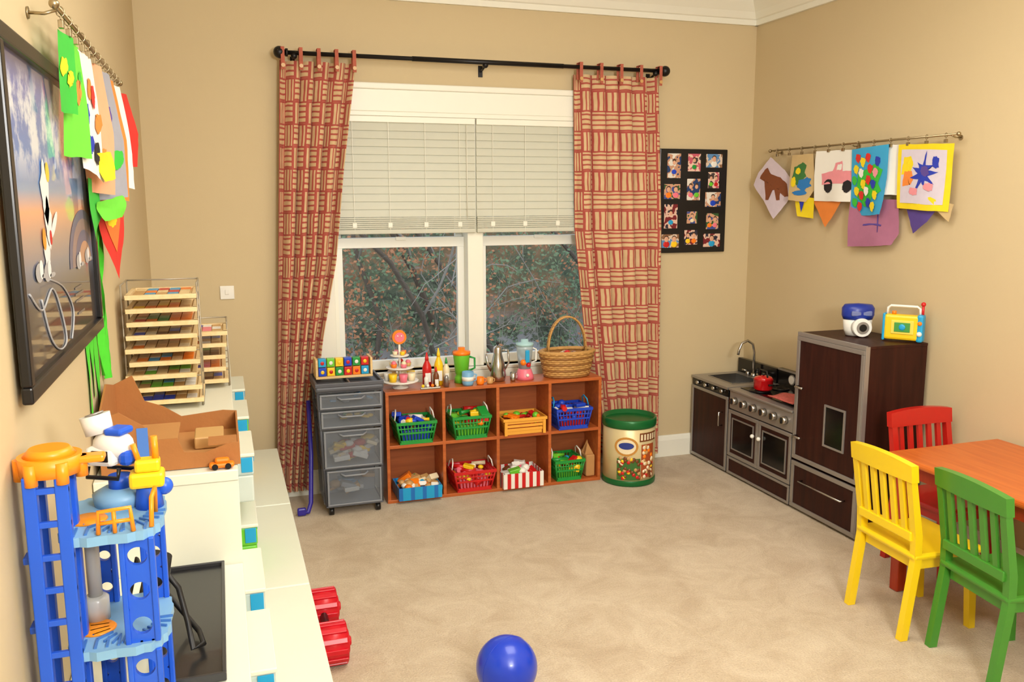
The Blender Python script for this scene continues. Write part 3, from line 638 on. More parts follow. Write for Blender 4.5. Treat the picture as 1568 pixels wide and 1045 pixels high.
for sg in (-1,1): o.cyl((fxx,fy+sg*.06,CT),(fxx,fy+sg*.06,CT+.03),.012,.012,chrome); o.tube([(fxx,fy+sg*.06,CT+.032),(fxx-.03,fy+sg*.08,CT+.04)],.005,chrome)
o.done()
# toys on the refrigerator
FT=FH+.004
o=O('toy_alarm_clock'); x,y=2.965,3.46; navy=P('navy',(25,50,150))
mx=Matrix.Translation((x,y,FT))@Matrix.Rotation(-.35,4,'Z')
o.lathe([(0,0),(.055,0),(.066,.03),(.07,.075),(.066,.08),(0,.08)],(0,0,0),white,28,1,.75); o.lathe([(.070,0),(.078,.02),(.078,.055),(.066,.072),(0,.078)],(0,0,.080),navy,28,1,.75)
o.box(-.05,.05,-.058,-.045,.10,.125,M('grey_plastic_speaker',(110,120,170),.5),.008)
o.cyl((0,-.040,.045),(0,-.074,.045),.046,.044,white,28); o.cyl((0,-.074,.045),(0,-.077,.045),.030,.030,silver,24); o.cyl((0,-.077,.045),(0,-.080,.045),.018,.018,black,20)
o.done(mx)
o=O('toy_radio'); mx=Matrix.Translation((3.045,3.24,FT))@Matrix.Rotation(-.95,4,'Z')
o.box(-.085,.085,-.028,.028,.005,.125,yellow,.012); o.box(.06,.09,-.030,.030,0,.13,cyan,.010); o.box(-.09,-.078,-.030,.030,0,.13,cyan,.006)
o.box(-.05,.05,-.033,-.028,.035,.10,P('radio_face',(235,215,90)),.004); o.box(-.035,.035,-.036,-.032,.045,.09,P('radio_leaf',(70,150,70)),.003); o.sph((0,-.036,.068),.015,cyan,(1,.3,1)); o.sph((.075,-.03,.04),.012,white); o.sph((.075,-.03,.09),.010,orange)
o.tube([(-.075,0,.125),(-.073,0,.155),(-.06,0,.165),(.055,0,.165),(.068,0,.155),(.07,0,.125)],.006,white); o.cyl((.08,0,.12),(.08,0,.175),.006,.006,red,10); o.sph((.08,0,.178),.011,red); o.cyl((-.045,0,.125),(-.045,0,.14),.010,.010,orange,10)
o.done(mx)
# ------------------------------------------------------------ table & chairs
ttop=wood('table_orange_wood',(188,88,26),(208,110,40),'Y',.35,coat=.1); tred=wood('table_leg_red',(160,44,22),(182,62,30),'Z',.35)
o=O('kids_table'); TX0,TX1,TY0,TY1,TZ=2.53,3.125,1.84,2.745,.585
o.box(TX0,TX1,TY0,TY1,TZ-.026,TZ,ttop,.010); o.box(TX0+.05,TX1-.05,TY0+.05,TY0+.07,TZ-.09,TZ-.026,tred,.003); o.box(TX0+.05,TX1-.05,TY1-.07,TY1-.05,TZ-.09,TZ-.026,tred,.003)
o.box(TX0+.05,TX0+.07,TY0+.07,TY1-.07,TZ-.09,TZ-.026,tred,.003); o.box(TX1-.07,TX1-.05,TY0+.07,TY1-.07,TZ-.09,TZ-.026,tred,.003)
for x in (TX0+.03,TX1-.085):
    for y in (TY0+.035,TY1-.085): o.box(x,x+.055,y,y+.055,0.001,TZ-.0265,tred,.004,taper=.8)
o.done()
def chair(col,loc,rot,s=1.0):
    o=O('kids_chair'); m=col; W=.165
    def post(y,topz):
        pts=[(-.045,0),(-.008,.30),(-.012,.40),(-.055,topz)]
        for (x0,z0),(x1,z1) in zip(pts,pts[1:]):
            b=[(x0-.0,z0),(x0+.030,z0),(x1+.030 if z1<topz else x1+.024,z1),(x1,z1)]
            o.prism(b,'Y',y-.014,y+.014,m)
    post(-W+.015,.655); post(W-.015,.655)
    n=12
    for k in range(n):
        y0=-W-.004+(2*W+.008)*k/n; y1=-W-.004+(2*W+.008)*(k+1)/n
        c0=.012*(1-(2*k/n-1)**2); c1=.012*(1-(2*(k+1)/n-1)**2)
        vs=[]
        for y,c in ((y0,c0),(y1,c1)):
            xb=-.055-c*.6
            vs.append([(xb+.006,y,.605),(xb+.036,y,.605),(xb+.028,y,.668+c),(xb-.002,y,.668+c)])
        A,B=vs
        for j in range(4): o.poly([A[j],A[(j+1)%4],B[(j+1)%4],B[j]],m)
        if k==0: o.poly(A,m)
        if k==n-1: o.poly(B[::-1],m)
    o.box(-.020,.006,-W+.02,W-.02,.375,.41,m,.004)
    for k in range(5):
        y=-W+.062+k*(2*W-.124)/4
        o.prism([(-.014,.40),(.0,.40),(-.034,.612),(-.048,.612)],'Y',y-.011,y+.011,m)
    o.box(-.012,.30,-W-.001,W+.001,.305,.330,m,.010)
    o.box(.02,.275,-W+.02,-W+.036,.265,.306,m); o.box(.02,.275,W-.036,W-.02,.265,.306,m); o.box(.26,.275,-W+.036,W-.036,.265,.306,m); o.box(.01,.025,-W+.036,W-.036,.265,.306,m)
    for sg in (-1,1):
        o.prism([(.245,.3065),(.283,.3065),(.298,.0),(.272,.0)],'Y',sg*(W-.03)-.014,sg*(W-.03)+.014,m)
    return o.done(Matrix.Translation((*loc,.001))@Matrix.Rotation(rot,4,'Z')@Matrix.Scale(s,4))
yw=M('chair_yellow',(247,212,22),.35,coat=.2,var=.03); gn=M('chair_green',(66,140,44),.35,coat=.2,var=.04); rd=M('chair_red',(190,30,22),.35,coat=.2,var=.04)
chair(yw,(2.335,2.495),-.06,1.0)
chair(gn,(2.375,2.125),-.13,1.0)
chair(rd,(2.93,2.945),-pi/2,1.0)
# ------------------------------------------------------------ ball
bs=M('ball_blue_rubber',(20,60,195),.28,coat=.2,var=.05,bump=.02,bscale=90)
o=O('blue_ball'); o.sph((.81,2.475,.101),.100,bs,seg=64)
o.tube([(.81+.1003*math.cos(a)*math.cos(.4),2.475+.1003*math.cos(a)*math.sin(.4),.101+.1003*math.sin(a)) for a in [k*2*pi/60 for k in range(60)]],.0008,bs,True,6); o.done()
# ------------------------------------------------------------ left storage: bench & cabinets
wht=M('white_lacquer',(232,233,216),.35,var=.015)
CX=.012; CZ=.90; CZ2=.64; CY=2.32
clearbin=M('clear_bin',(196,212,208),.25,var=.05)
def bins(o,ys,z0,h,cc):
    for k,y in enumerate(ys):
        c=cc[k%len(cc)]
        o.box(CX-.03,CX+.052,y,y+.30,z0,z0+h*.55,c,.006); o.box(CX-.03,CX+.054,y,y+.30,z0+h*.55,z0+h-.012,clearbin if c!=lime else lime,.006)
        o.box(CX+.014,CX+.050,y-.004,y-.0005,z0+h-.065,z0+h-.014,cyan,.001)
        o.box(CX+.052,CX+.058,y+.10,y+.20,z0+h-.06,z0+h-.013,cyan,.003)
        o.box(CX-.03,CX+.058,y-.004,y+.304,z0+h-.012,z0+h,wht,.003)
o=O('toy_storage_cabinet')
o.box(XL+.002,CX-.03,CY+.002,4.42,.0,CZ-.0305,wht,.002); o.box(XL+.002,CX,CY-.004,4.42,CZ-.03,CZ,wht,.003); o.box(XL+.003,CX-.001,CY,CY+.001,.0,CZ-.031,wht)
o.box(CX-.03,CX,CY+.001,CY+.022,.35,CZ-.031,wht)
for y in (2.83,3.36,3.89,4.39): o.box(CX-.0295,CX-.001,y,y+.02,.35,CZ-.031,wht)
clb=P('bin_frost',(205,215,208))
bins(o,[2.40,2.92,3.45,3.98],.352,.17,[clb,lime,clb,yellow]); bins(o,[2.92,3.45,3.98],.60,.17,[clb,lime,clb])
o.done()
o=O('low_storage_cabinet')
o.box(XL+.002,CX-.03,.9,CY-.006,0,CZ2-.0255,wht,.002); o.box(XL+.002,CX,.9,CY-.006,CZ2-.025,CZ2,wht,.003)
bins(o,[1.45,1.88],.352,.21,[clb,clb]); o.done()
o=O('white_storage_bench'); BX1,BZ=.222,.34
o.box(CX+.012,BX1-.004,.9,4.48,0,BZ-.022,wht,.002)
for a,b in ((.9,1.975),(1.98,2.787),(2.793,3.607),(3.613,4.48)): o.box(CX+.004,BX1,a,b,BZ-.022,BZ,wht,.004)
o.done()
o=O('red_toy_truck_wheels'); rb=P('deep_red',(200,14,34),.3)
for y in (2.86,3.14):
    o.cyl((.245,y,.075),(.345,y,.075),.070,.070,rb,32)
    for k in range(12):
        a=k*2*pi/12; c=Vector((.295,y+.071*math.cos(a),.075+.071*math.sin(a)))
        mx=Matrix.Translation(c)@Matrix.Rotation(a,4,'X'); o.box(-.048,.048,-.008,.004,-.010,.010,rb,.003,mx)
    o.cyl((.345,y,.075),(.352,y,.075),.045,.04,rb,24); o.cyl((.352,y,.075),(.36,y,.075),.02,.015,rb,16)
o.cyl((.29,2.86,.075),(.29,3.14,.075),.015,.015,black,12); o.done()
# ------------------------------------------------------------ puzzle racks
wire=M('wire_coated',(170,160,140),.35,.4); birch=wood('birch_ply',(226,196,140),(240,214,164),'Y',.5)
def rack(x0,x1,y0,y1,z,n,dz,seed,h):
    rnd=random.Random(seed); o=O('wooden_puzzle_rack')
    for k in range(n):
        zz=z+.02+k*dz; ox=rnd.uniform(-.008,.012); oy=rnd.uniform(-.012,.006)
        o.box(x0+.01+ox,x1-.01+ox,y0+oy,y1-.01,zz,zz+.008,birch,.001)
        for (a,b,c,d) in ((x0+.01,x1-.01,y0,y0+.014),(x0+.01,x1-.01,y1-.024,y1-.01),(x0+.01,x0+.024,y0+.014,y1-.024),(x1-.024,x1-.01,y0+.014,y1-.024)): o.box(a+ox,b+ox,c+oy,d,zz+.008,zz+.015,birch)
        pal=[rnd.choice(ppl+[brown,tanp,blue]) for _ in range(4)]+[tanp,birch]
        for i in range(5):
            for j in range(3):
                xx=x0+.03+i*(x1-x0-.06)/5; yy=y0+.02+j*(y1-y0-.05)/3; o.box(xx+ox,xx+(x1-x0-.06)/5-.003+ox,yy,yy+(y1-y0-.05)/3-.003,zz+.008,zz+.013,rnd.choice(pal),.001)
        for yy in (y0+.04,y1-.04):
            o.tube([(x0+.002,yy,zz-.003),(x1-.002,yy,zz-.003)],.0022,wire,seg=5)
    for x in (x0+.002,x1-.002):
        for yy in (y0+.04,y1-.04): o.tube([(x,yy,z+.002),(x,yy,z+h)],.003,wire,seg=6)
        o.tube([(x,y0+.04,z+h),(x,y1-.04,z+h)],.003,wire,seg=6); o.tube([(x,y0+.04,z+.003),(x,y1-.04,z+.003)],.003,wire,seg=6)
    o.tube([(x0,y1-.04,z+h),(x1,y1-.04,z+h)],.003,wire,seg=6)
    return o.done()
rack(-.325,-.083,3.08,3.37,CZ+.001,9,.045,2,.425)
rack(-.225,.008,3.39,3.64,CZ+.001,5,.046,5,.245)
# ------------------------------------------------------------ cardboard box
card=M('cardboard',(172,112,58),.8,var=.06,bump=.15,bscale=40); card2=M('cardboard_inner',(192,136,78),.85,var=.05)
o=O('cardboard_box')
z=CZ+.002; T=.005
x0,x1,y0,y1=-.322,.020,2.36,2.74
o.box(x0+.001,x1-.001,y0+.001,y1-.001,z,z+T,card2)
o.prism([(x0,z),(x1,z),(x1,z+.060),(.0,z+.062),(-.07,z+.040),(-.12,z+.045),(-.135,z+.085),(-.20,z+.085),(-.215,z+.125),(x0+.05,z+.165),(x0,z+.15)],'Y',y0,y0+T,card)
o.prism([(x0,z),(x1,z),(x1,z+.060),(-.02,z+.065),(-.14,z+.055),(-.19,z+.09),(-.24,z+.11),(-.27,z+.19),(x0,z+.165)],'Y',y1-T,y1,card)
o.prism([(y0+T,z),(y1-T,z),(y1-T,z+.165),((y0+y1)/2,z+.205),(y0+T,z+.15)],'X',x0,x0+T,card)
o.prism([(y0+T,z),(y1-T,z),(y1-T,z+.060),(y0+T,z+.060)],'X',x1-T,x1,card)
o.box(x0+T,-.14,y0+.05,y0+.30,z+.05,z+.056,card2)
o.box(-.232,-.205,y0-.0015,y0-.0002,z,z+.12,P('painter_tape_blue',(80,130,215),.7))
o.box(-.06,x1-.006,y0+.006,y0+.09,z+.056,z+.059,card)
o.box(-.10,-.02,y0+.16,y0+.28,z+.006,z+.04,tanp,.004)
o.done()
o=O('orange_toy_car'); o.box(-.060,.004,2.325,2.352,CZ+.004,CZ+.018,orange,.006); o.box(-.045,-.008,2.328,2.349,CZ+.016,CZ+.030,orange,.006)
for x in (-.045,-.012):
    for y in (2.325,2.352): o.cyl((x,y-.002,CZ+.009),(x,y+.002,CZ+.009),.008,.008,black,12)
o.done()
# ------------------------------------------------------------ toy garage tower
gb=P('garage_blue',(34,92,215)); gd=P('garage_deck',(128,176,214),.4); go=P('garage_orange',(252,150,24))
o=O('toy_parking_garage'); gx0,gx1,gy0,gy1=-.318,-.118,1.48,1.70; gz=CZ2+.002
o.box(gx0,gx1,gy0,gy1,gz,gz+.014,gd,.006)
def deck(zz,x0=-.285,x1=gx1,hole=True):
    N_=40; cx,cy=(x0+x1)/2,(gy0+gy1)/2; a,b=(x1-x0)/2,(gy1-gy0)/2
    pts=[]
    for j in range(N_):
        t_=2*pi*j/N_; c,s_=math.cos(t_),math.sin(t_); rr=1.0 if j%2 else .96
        pts.append((cx+a*rr*(abs(c)**.55)*(1 if c>0 else -1),cy+b*rr*(abs(s_)**.55)*(1 if s_>0 else -1)))
    o.prism(pts,'Z',zz,zz+.016,gd)
    for k in range(14):
        t_=-pi+k*.24; o.box(0,.03,-.0015,.0015,0,.004,P('deck_groove',(70,120,190)),mx=Matrix.Translation((cx+a*.2+a*.45*math.cos(t_),cy-b*.1+b*.45*math.sin(t_),zz+.016))@Matrix.Rotation(t_,4,'Z'))
    for k in range(7): o.box(x0+.03+k*.018,x0+.034+k*.018,gy0+.015,gy0+.05,zz+.016,zz+.019,P('deck_groove',(70,120,190)))
    o.lathe([(.028,0),(.031,.003),(.028,.006),(.0,.006)],(x0+.045,cy-.02,zz+.014),go,24)
deck(.845); deck(1.045)
def holed(x,y,z0,z1,w=.038):
    o.box(x-w/2,x-w/2+.009,y-.009,y+.009,z0,z1,gb,.002); o.box(x+w/2-.009,x+w/2,y-.009,y+.009,z0,z1,gb,.002)
    n=max(1,int((z1-z0)/.055)); h=(z1-z0)/n; hw=w/2-.007
    for k in range(n):
        zc=z0+h*(k+.5); R_=min(hw,h/2)*.78; K=24
        for j in range(K):
            a0,a1=2*pi*j/K,2*pi*(j+1)/K
            def sq(a):
                c,s_=math.cos(a),math.sin(a); m_=max(abs(c)/hw,abs(s_)/(h/2)); return (x+c/m_,zc+s_/m_)
            q=[(x+R_*math.cos(a0),zc+R_*math.sin(a0)),sq(a0),sq(a1),(x+R_*math.cos(a1),zc+R_*math.sin(a1))]
            o.prism(q,'Y',y-.005,y+.005,gb)
for (z0,z1) in ((gz+.012,.846),(.860,1.046)):
    holed(-.160,gy0+.02,z0,z1,.055); holed(-.150,gy1-.03,z0,z1,.045); holed(-.235,gy1-.02,z0,z1,.04)
for (x,y) in ((-.308,gy0+.012),(-.308,gy0+.075),(-.262,gy0+.012),(-.262,gy0+.075)):
    o.box(x-.010,x+.010,y-.010,y+.010,gz+.012,1.17,gb,.002)
for k in range(9):
    zz=gz+.05+k*.056; o.box(-.318,-.252,gy0+.004,gy0+.012,zz,zz+.010,gb,.001); o.box(-.269,-.258,gy0+.01,gy0+.08,zz,zz+.010,gb,.001)
for zz in (.78,.90,1.02): o.box(-.330,-.318,gy0+.02,gy0+.05,zz,zz+.012,gb,.002)
ex=-.282; ey=gy0+.045
o.cyl((ex,ey,1.165),(ex,ey,1.195),.046,.048,go,24); o.cyl((ex,ey,1.195),(ex,ey,1.207),.040,.03,go,24)
for k in range(6): a=k*pi/3; o.cyl((ex+.045*math.cos(a),ey+.045*math.sin(a),1.155),(ex+.045*math.cos(a),ey+.045*math.sin(a),1.19),.010,.010,go,10)
o.box(-.25,-.20,ey-.015,ey+.015,1.178,1.190,go,.004)
o.tube([(-.215,gy0+.01,1.062),(-.213,gy0+.01,1.100),(-.165,gy0+.01,1.103),(-.162,gy0+.01,1.062)],.004,go); o.tube([(-.19,gy0+.01,1.062),(-.19,gy0+.01,1.10)],.0035,go); o.tube([(-.214,gy0+.01,1.08),(-.163,gy0+.01,1.082)],.0035,go)
o.tube([(-.135,gy0+.02,1.062),(-.133,gy0+.03,1.11),(-.131,gy0+.08,1.11),(-.133,gy0+.09,1.062)],.004,go)
o.lathe([(0,0),(.045,0),(.048,.02),(.03,.03),(0,.03)],(-.195,gy1-.05,1.061),gd,24); o.cyl((-.195,gy1-.05,1.09),(-.195,gy1-.05,1.113),.02,.02,gb,20)
o.lathe([(0,0),(.022,0),(.022,.04),(.016,.045),(0,.045)],(-.245,gy0+.13,.862),P('garage_clear',(200,200,195),.2),24)
o.cyl((-.245,gy0+.13,.905),(-.245,gy0+.13,1.045),.012,.012,P('garage_clear',(200,200,195),.2),20)
o.sph((-.15,gy0+.10,gz+.055),.035,gb,(1,1,.8)); o.cyl((-.205,gy0+.03,gz+.05),(-.175,gy0+.03,gz+.05),.028,.028,go,20)
cr=.13
o.cyl((-.145,gy0+cr,1.061),(-.145,gy0+cr,1.10),.024,.02,gb,20); o.box(-.175,-.117,gy0+cr-.022,gy0+cr+.022,1.10,1.128,yellow,.006); o.box(-.165,-.123,gy0+cr-.017,gy0+cr+.017,1.128,1.150,yellow,.005)
o.tube([(-.130,gy0+cr,1.145),(-.131,gy0+cr,1.19)],.006,go); o.tube([(-.158,gy0+cr,1.145),(-.166,gy0+cr,1.178)],.005,go)
o.sph((-.120,gy0+cr+.005,1.095),.016,gb)
o.done()
o=O('toy_helicopter')
mx=Matrix.Translation((-.205,1.645,1.137))@Matrix.Rotation(-.5,4,'Z')
o.sph((0.005,0,.035),.034,white,(1.1,.8,.8)); o.box(-.035,.02,-.028,.028,.0,.035,white,.008); o.box(-.02,.012,-.030,-.026,.010,.030,black,.003); o.box(.022,.046,-.018,.018,.0,.028,gb,.008)
o.cyl((-.02,-.0,.055),(-.028,-.0,.088),.024,.026,white,24); o.cyl((-.028,0,.088),(-.029,0,.091),.016,.016,silver,20); o.box(.0,.035,-.02,.02,.055,.068,gb,.005)
for sg in (-1,1): o.tube([(-.03,sg*.025,0),(-.03,sg*.03,-.018),(.03,sg*.03,-.018),(.03,sg*.025,0)],.004,black)
o.done(mx)
o=O('black_serving_tray'); bt=M('black_laminate',(26,26,30),.3,coat=.2); tx0,tx1,ty0,ty1=-.175,-.035,1.715,2.30
o.box(tx0+.001,tx1-.001,ty0+.001,ty1-.001,CZ2+.002,CZ2+.010,bt)
for (a,b,c,d) in ((tx0,tx1,ty0,ty0+.008),(tx0,tx1,ty1-.008,ty1),(tx0,tx0+.008,ty0+.008,ty1-.008),(tx1-.008,tx1,ty0+.008,ty1-.008)): o.box(a,b,c,d,CZ2+.002,CZ2+.020,M('tray_rim',(70,70,72),.3,.5),.002)
o.done()
o=O('black_binoculars'); z=CZ2+.022
rub=M('black_rubber',(22,22,24),.5); dy=.10
def T3(l): return [(a,b+dy,c) for a,b,c in l]
o.cyl((-.19,1.90,z+.03),(-.165,1.88,z+.13),.028,.024,rub,20); o.cyl((-.165,1.88,z+.13),(-.150,1.87,z+.20),.020,.018,rub,20); o.cyl((-.20,1.96,z+.03),(-.18,1.95,z+.12),.026,.022,rub,20); o.cyl((-.18,1.95,z+.12),(-.170,1.94,z+.18),.018,.016,rub,20)
o.box(-.200,-.165,1.90,1.96,z+.08,z+.12,rub,.006)
o.tube(T3([(-.155,1.78,z+.17),(-.125,1.78,z+.12),(-.11,1.76,z+.05),(-.10,1.72,z+.006),(-.08,1.74,z+.004),(-.09,1.80,z+.004),(-.12,1.86,z+.02),(-.17,1.86,z+.10)]),.006,rub)
o.tube(T3([(-.2,1.88,z+.1),(-.22,1.95,z+.13),(-.24,1.9,z+.05),(-.21,1.82,z+.004)]),.006,rub)
o.box(-.235,-.165,1.87,2.0,CZ2+.021,z+.04,rub,.010)
o.done()
# ------------------------------------------------------------ left wall: poster
def poster_mat():
    m,nt,b=newmat('space_poster_print'); L=nt.links.new; g=nt.nodes.new('ShaderNodeNewGeometry'); sp=nt.nodes.new('ShaderNodeSeparateXYZ'); L(g.outputs['Position'],sp.inputs[0])
    z=sp.outputs[2]; f=math_(nt,'DIVIDE',math_(nt,'SUBTRACT',z,1.24),.66)
    r=nt.nodes.new('ShaderNodeValToRGB'); cr=r.color_ramp; cr.elements[0].position=0; cr.elements[0].color=lin((24,24,30)); cr.elements[1].position=1; cr.elements[1].color=lin((70,40,70))
    for p_,c in ((.26,(40,42,54)),(.36,(116,124,146)),(.44,(178,150,140)),(.52,(240,170,128)),(.58,(130,160,200)),(.66,(64,124,204)),(.86,(90,110,190)),(.94,(36,38,80))):
        e_=cr.elements.new(p_); e_.color=lin(c)
    L(f,r.inputs[0])
    n=nt.nodes.new('ShaderNodeTexNoise'); n.inputs['Scale'].default_value=13; n.inputs['Detail'].default_value=8; n.inputs['Roughness'].default_value=.65; L(g.outputs['Position'],n.inputs['Vector'])
    mr=nt.nodes.new('ShaderNodeMapRange'); mr.inputs[1].default_value=.46; mr.inputs[2].default_value=.58; L(n.outputs['Fac'],mr.inputs[0])
    m2=nt.nodes.new('ShaderNodeMapRange'); m2.inputs[1].default_value=.60; m2.inputs[2].default_value=.70; L(f,m2.inputs[0])
    m3=nt.nodes.new('ShaderNodeMapRange'); m3.inputs[1].default_value=.92; m3.inputs[2].default_value=.84; L(f,m3.inputs[0])
    cl=math_(nt,'MULTIPLY',mr.outputs[0],math_(nt,'MULTIPLY',m2.outputs[0],m3.outputs[0]))
    mx=nt.nodes.new('ShaderNodeMix'); mx.data_type='RGBA'; L(cl,mx.inputs[0]); L(r.outputs[0],mx.inputs[6]); mx.inputs[7].default_value=lin((225,232,245))
    L(mx.outputs[2],b.inputs['Base Color']); b.inputs['Roughness'].default_value=.35; b.inputs['Coat Weight'].default_value=.8; b.inputs['Coat Roughness'].default_value=.04
    return m
o=O('framed_space_poster'); px0=XL+.010; Y0_,Y1_,Z0_,Z1_=1.60,2.565,1.262,1.89; fw=.030
o.box(px0,px0+.006,Y0_+.01,Y1_-.01,Z0_+.01,Z1_-.01,poster_mat())
for (a,b,c,d) in ((Y0_,Y1_,Z0_,Z0_+fw),(Y0_,Y1_,Z1_-fw,Z1_),(Y0_,Y0_+fw,Z0_+fw,Z1_-fw),(Y1_-fw,Y1_,Z0_+fw,Z1_-fw)): o.box(px0,px0+.018,a,b,c,d,black,.004)
pf=px0+.0066
def pell(y,z,a,b,mat,dx_=0,n=16,rot=0,wob=0):
    o.poly([(pf+dx_,y+a*(1+wob*math.sin(5*t_))*math.cos(t_)*math.cos(rot)-b*math.sin(t_)*math.sin(rot),z+a*math.cos(t_)*math.sin(rot)+b*(1+wob*math.cos(4*t_))*math.sin(t_)*math.cos(rot)) for t_ in [k*2*pi/n for k in range(n)]],mat)
gr=P('print_grey',(170,170,172)); pw=P('print_white',(232,232,232)); plg=P('print_planet',(150,130,125)); pld=P('print_planet_dark',(110,110,130))
for rr,mt in ((.24,pld),(.20,plg),(.15,pld),(.10,P('print_planet_mid',(190,150,120)))):
    pts=[(pf+.0003+(.24-rr)*.003,2.40+rr*1.0*math.cos(t_),1.45+rr*.55*math.sin(t_)) for t_ in [k*pi/16 for k in range(17)]]
    pts=[(p[0],min(p[1],2.53),p[2]) for p in pts]
    o.poly(pts,mt)
pell(1.93,1.62,.04,.055,pw,.0012,20,0,.2); pell(1.94,1.56,.035,.045,pw,.0012,20,0,.2); pell(1.90,1.50,.03,.03,pw,.0012,16,0,.2); pell(1.88,1.53,.018,.022,P('print_orange',(235,150,40)),.0016); pell(1.97,1.66,.02,.02,P('print_gold',(240,200,60)),.0016); pell(2.0,1.555,.05,.012,pw,.0014,rot=.5); pell(1.95,1.53,.012,.015,red,.0018)
for (y,z_) in ((1.80,1.47),(1.88,1.465),(2.28,1.46),(2.42,1.465)):
    pell(y,z_,.035,.018,gr,.002); pell(y+.02,z_+.005,.018,.018,pw,.0024); pell(y+.05,z_-.008,.03,.005,gr,.0024)
def smoothpts(P_,n=6):
    out=[]
    for i in range(len(P_)-1):
        p0=P_[max(i-1,0)];p1=P_[i];p2=P_[i+1];p3=P_[min(i+2,len(P_)-1)]
        for k in range(n):
            t_=k/n; out.append(tuple(.5*((2*b)+(c-a)*t_+(2*a-5*b+4*c-d)*t_*t_+(-a+3*b-3*c+d)*t_**3) for a,b,c,d in zip(p0,p1,p2,p3)))
    out.append(P_[-1]); return out
X_=pf+.001
o.tube(smoothpts([(X_,1.70,1.44),(X_,1.80,1.40),(X_,1.92,1.43),(X_,2.0,1.37),(X_,2.03,1.31),(X_,1.95,1.302),(X_,1.86,1.34),(X_,1.80,1.42)]),.0022,gr,seg=4)
o.tube(smoothpts([(X_,1.9,1.45),(X_,2.05,1.42),(X_,2.15,1.36),(X_,2.10,1.302)]),.002,gr,seg=4)
for (y,z_,l) in ((2.2,1.40,.10),(2.2,1.385,.12),(2.2,1.37,.12),(2.22,1.34,.1)): o.box(pf,pf+.001,y,y+l,z_,z_+.005,P('print_dim',(120,110,100)))
o.done()
# ------------------------------------------------------------ art rails and artwork
PAPER=M('art_paper_white',(240,238,230),.8,var=.02)
def rail(name,side,y0,y1,z,ny):
    o=O(name); sgn=-1 if side=='R' else 1; wx=XR-.001 if side=='R' else XL+.001; x=wx+sgn*.055
    o.cyl((x,y0,z),(x,y1,z),.005,.005,nickel,12); o.sph((x,y0,z),.010,nickel); o.sph((x,y1,z),.010,nickel)
    for y in (y0+.04,(y0+y1)/2,y1-.04): o.tube([(wx,y,z-.012),(wx+sgn*.03,y,z-.012),(x,y,z-.003)],.0035,nickel,seg=6); o.cyl((wx,y,z-.012),(wx+sgn*.003,y,z-.012),.012,.012,nickel,12)
    for k in range(ny):
        y=y0+.07+k*(y1-y0-.14)/(ny-1)
        o.tube([(x+.008*math.cos(t_),y,z-.001+.010*math.sin(t_)) for t_ in [j*2*pi/10 for j in range(10)]],.0015,nickel,True,5)
        o.tube([(x,y,z-.010),(x,y,z-.018)],.0015,nickel,seg=5); o.box(x-.005,x+.005,y-.008,y+.008,z-.034,z-.018,nickel,.001)
    o.done(recalc=False)
rail('art_display_rail','R',3.05,4.43,1.885,12)
rail('art_display_rail','L',1.97,3.18,1.985,12)
ajr=random.Random(21)
def art(side,outline,decals,layer=0,mat=PAPER,tilt=0,curl=.012,jit=.006):
    o=O('child_artwork'); sgn=-1 if side=='R' else 1; base=(XR-.055) if side=='R' else XL+.055
    ztop=max(p[1] for p in outline); zbot=min(p[1] for p in outline); ym=sum(p[0] for p in outline)/len(outline); ph=ajr.uniform(0,6)
    def wp(y,z,off):
        f=(ztop-z)/(ztop-zbot+1e-6)
        return (base+sgn*(off+.005*layer+.004*math.sin(14*y+4*z)+curl*f*f*math.sin(ph+18*(y-ym))+tilt*(y-ym)*(.35+.65*min(1,f*2))),y,z)
    def fan(pts,m,off,n_=4,jt=0):
        P_=[]
        n=len(pts)
        for i in range(n):
            a,b=pts[i],pts[(i+1)%n]
            for k in range(n_): P_.append((a[0]+(b[0]-a[0])*k/n_+ajr.uniform(-jt,jt),a[1]+(b[1]-a[1])*k/n_+ajr.uniform(-jt,jt)))
        cy=sum(p[0] for p in P_)/len(P_); cz=sum(p[1] for p in P_)/len(P_)
        rings=[[o.bm.verts.new(wp(cy+(p[0]-cy)*f,cz+(p[1]-cz)*f,off)) for p in P_] for f in (1,.66,.33)]
        c=o.bm.verts.new(wp(cy,cz,off)); i_=o.mi(m); L_=len(P_)
        for A,B in zip(rings,rings[1:]):
            for j in range(L_): f=o.bm.faces.new((A[j],A[(j+1)%L_],B[(j+1)%L_],B[j])); f.material_index=i_; f.smooth=True
        for j in range(L_): f=o.bm.faces.new((rings[-1][j],rings[-1][(j+1)%L_],c)); f.material_index=i_; f.smooth=True
    fan(outline,mat,0,6,.0015)
    for k,(pts,m) in enumerate(decals): fan(pts,m,.0018+.0004*k,3,jit*.4)
    return o.done(recalc=False)
def R4(a,b,c,d): return [(a,c),(b,c+.006),(b-.004,d),(a+.004,d-.005)]
def E(y,z,a,b,n=8,w=0): return [(y+a*(1+w*math.sin(3*k))*math.cos(2*pi*k/n),z+b*(1+w*math.cos(5*k))*math.sin(2*pi*k/n)) for k in range(n)]
def C(n,c): return M('paint_'+n,c,.7,var=.08,scale=30)
cb=C('brown',(130,72,40)); cl_=C('lilac',(214,200,212)); ct=C('tan',(206,180,130)); cg=C('green',(60,120,60)); cbl=C('blue',(40,120,190)); cpk=C('pink',(236,150,160)); cbk=C('black',(30,28,32)); cor=C('orange',(240,140,60)); ccy=C('aqua',(60,165,215)); cr_=C('red',(215,50,40)); cye=C('yellow',(240,215,30)); cpu=C('mauve',(172,110,140)); cvi=C('violet',(90,70,150)); cgr=C('grass',(60,190,60)); cdb=C('deepblue',(40,60,180))
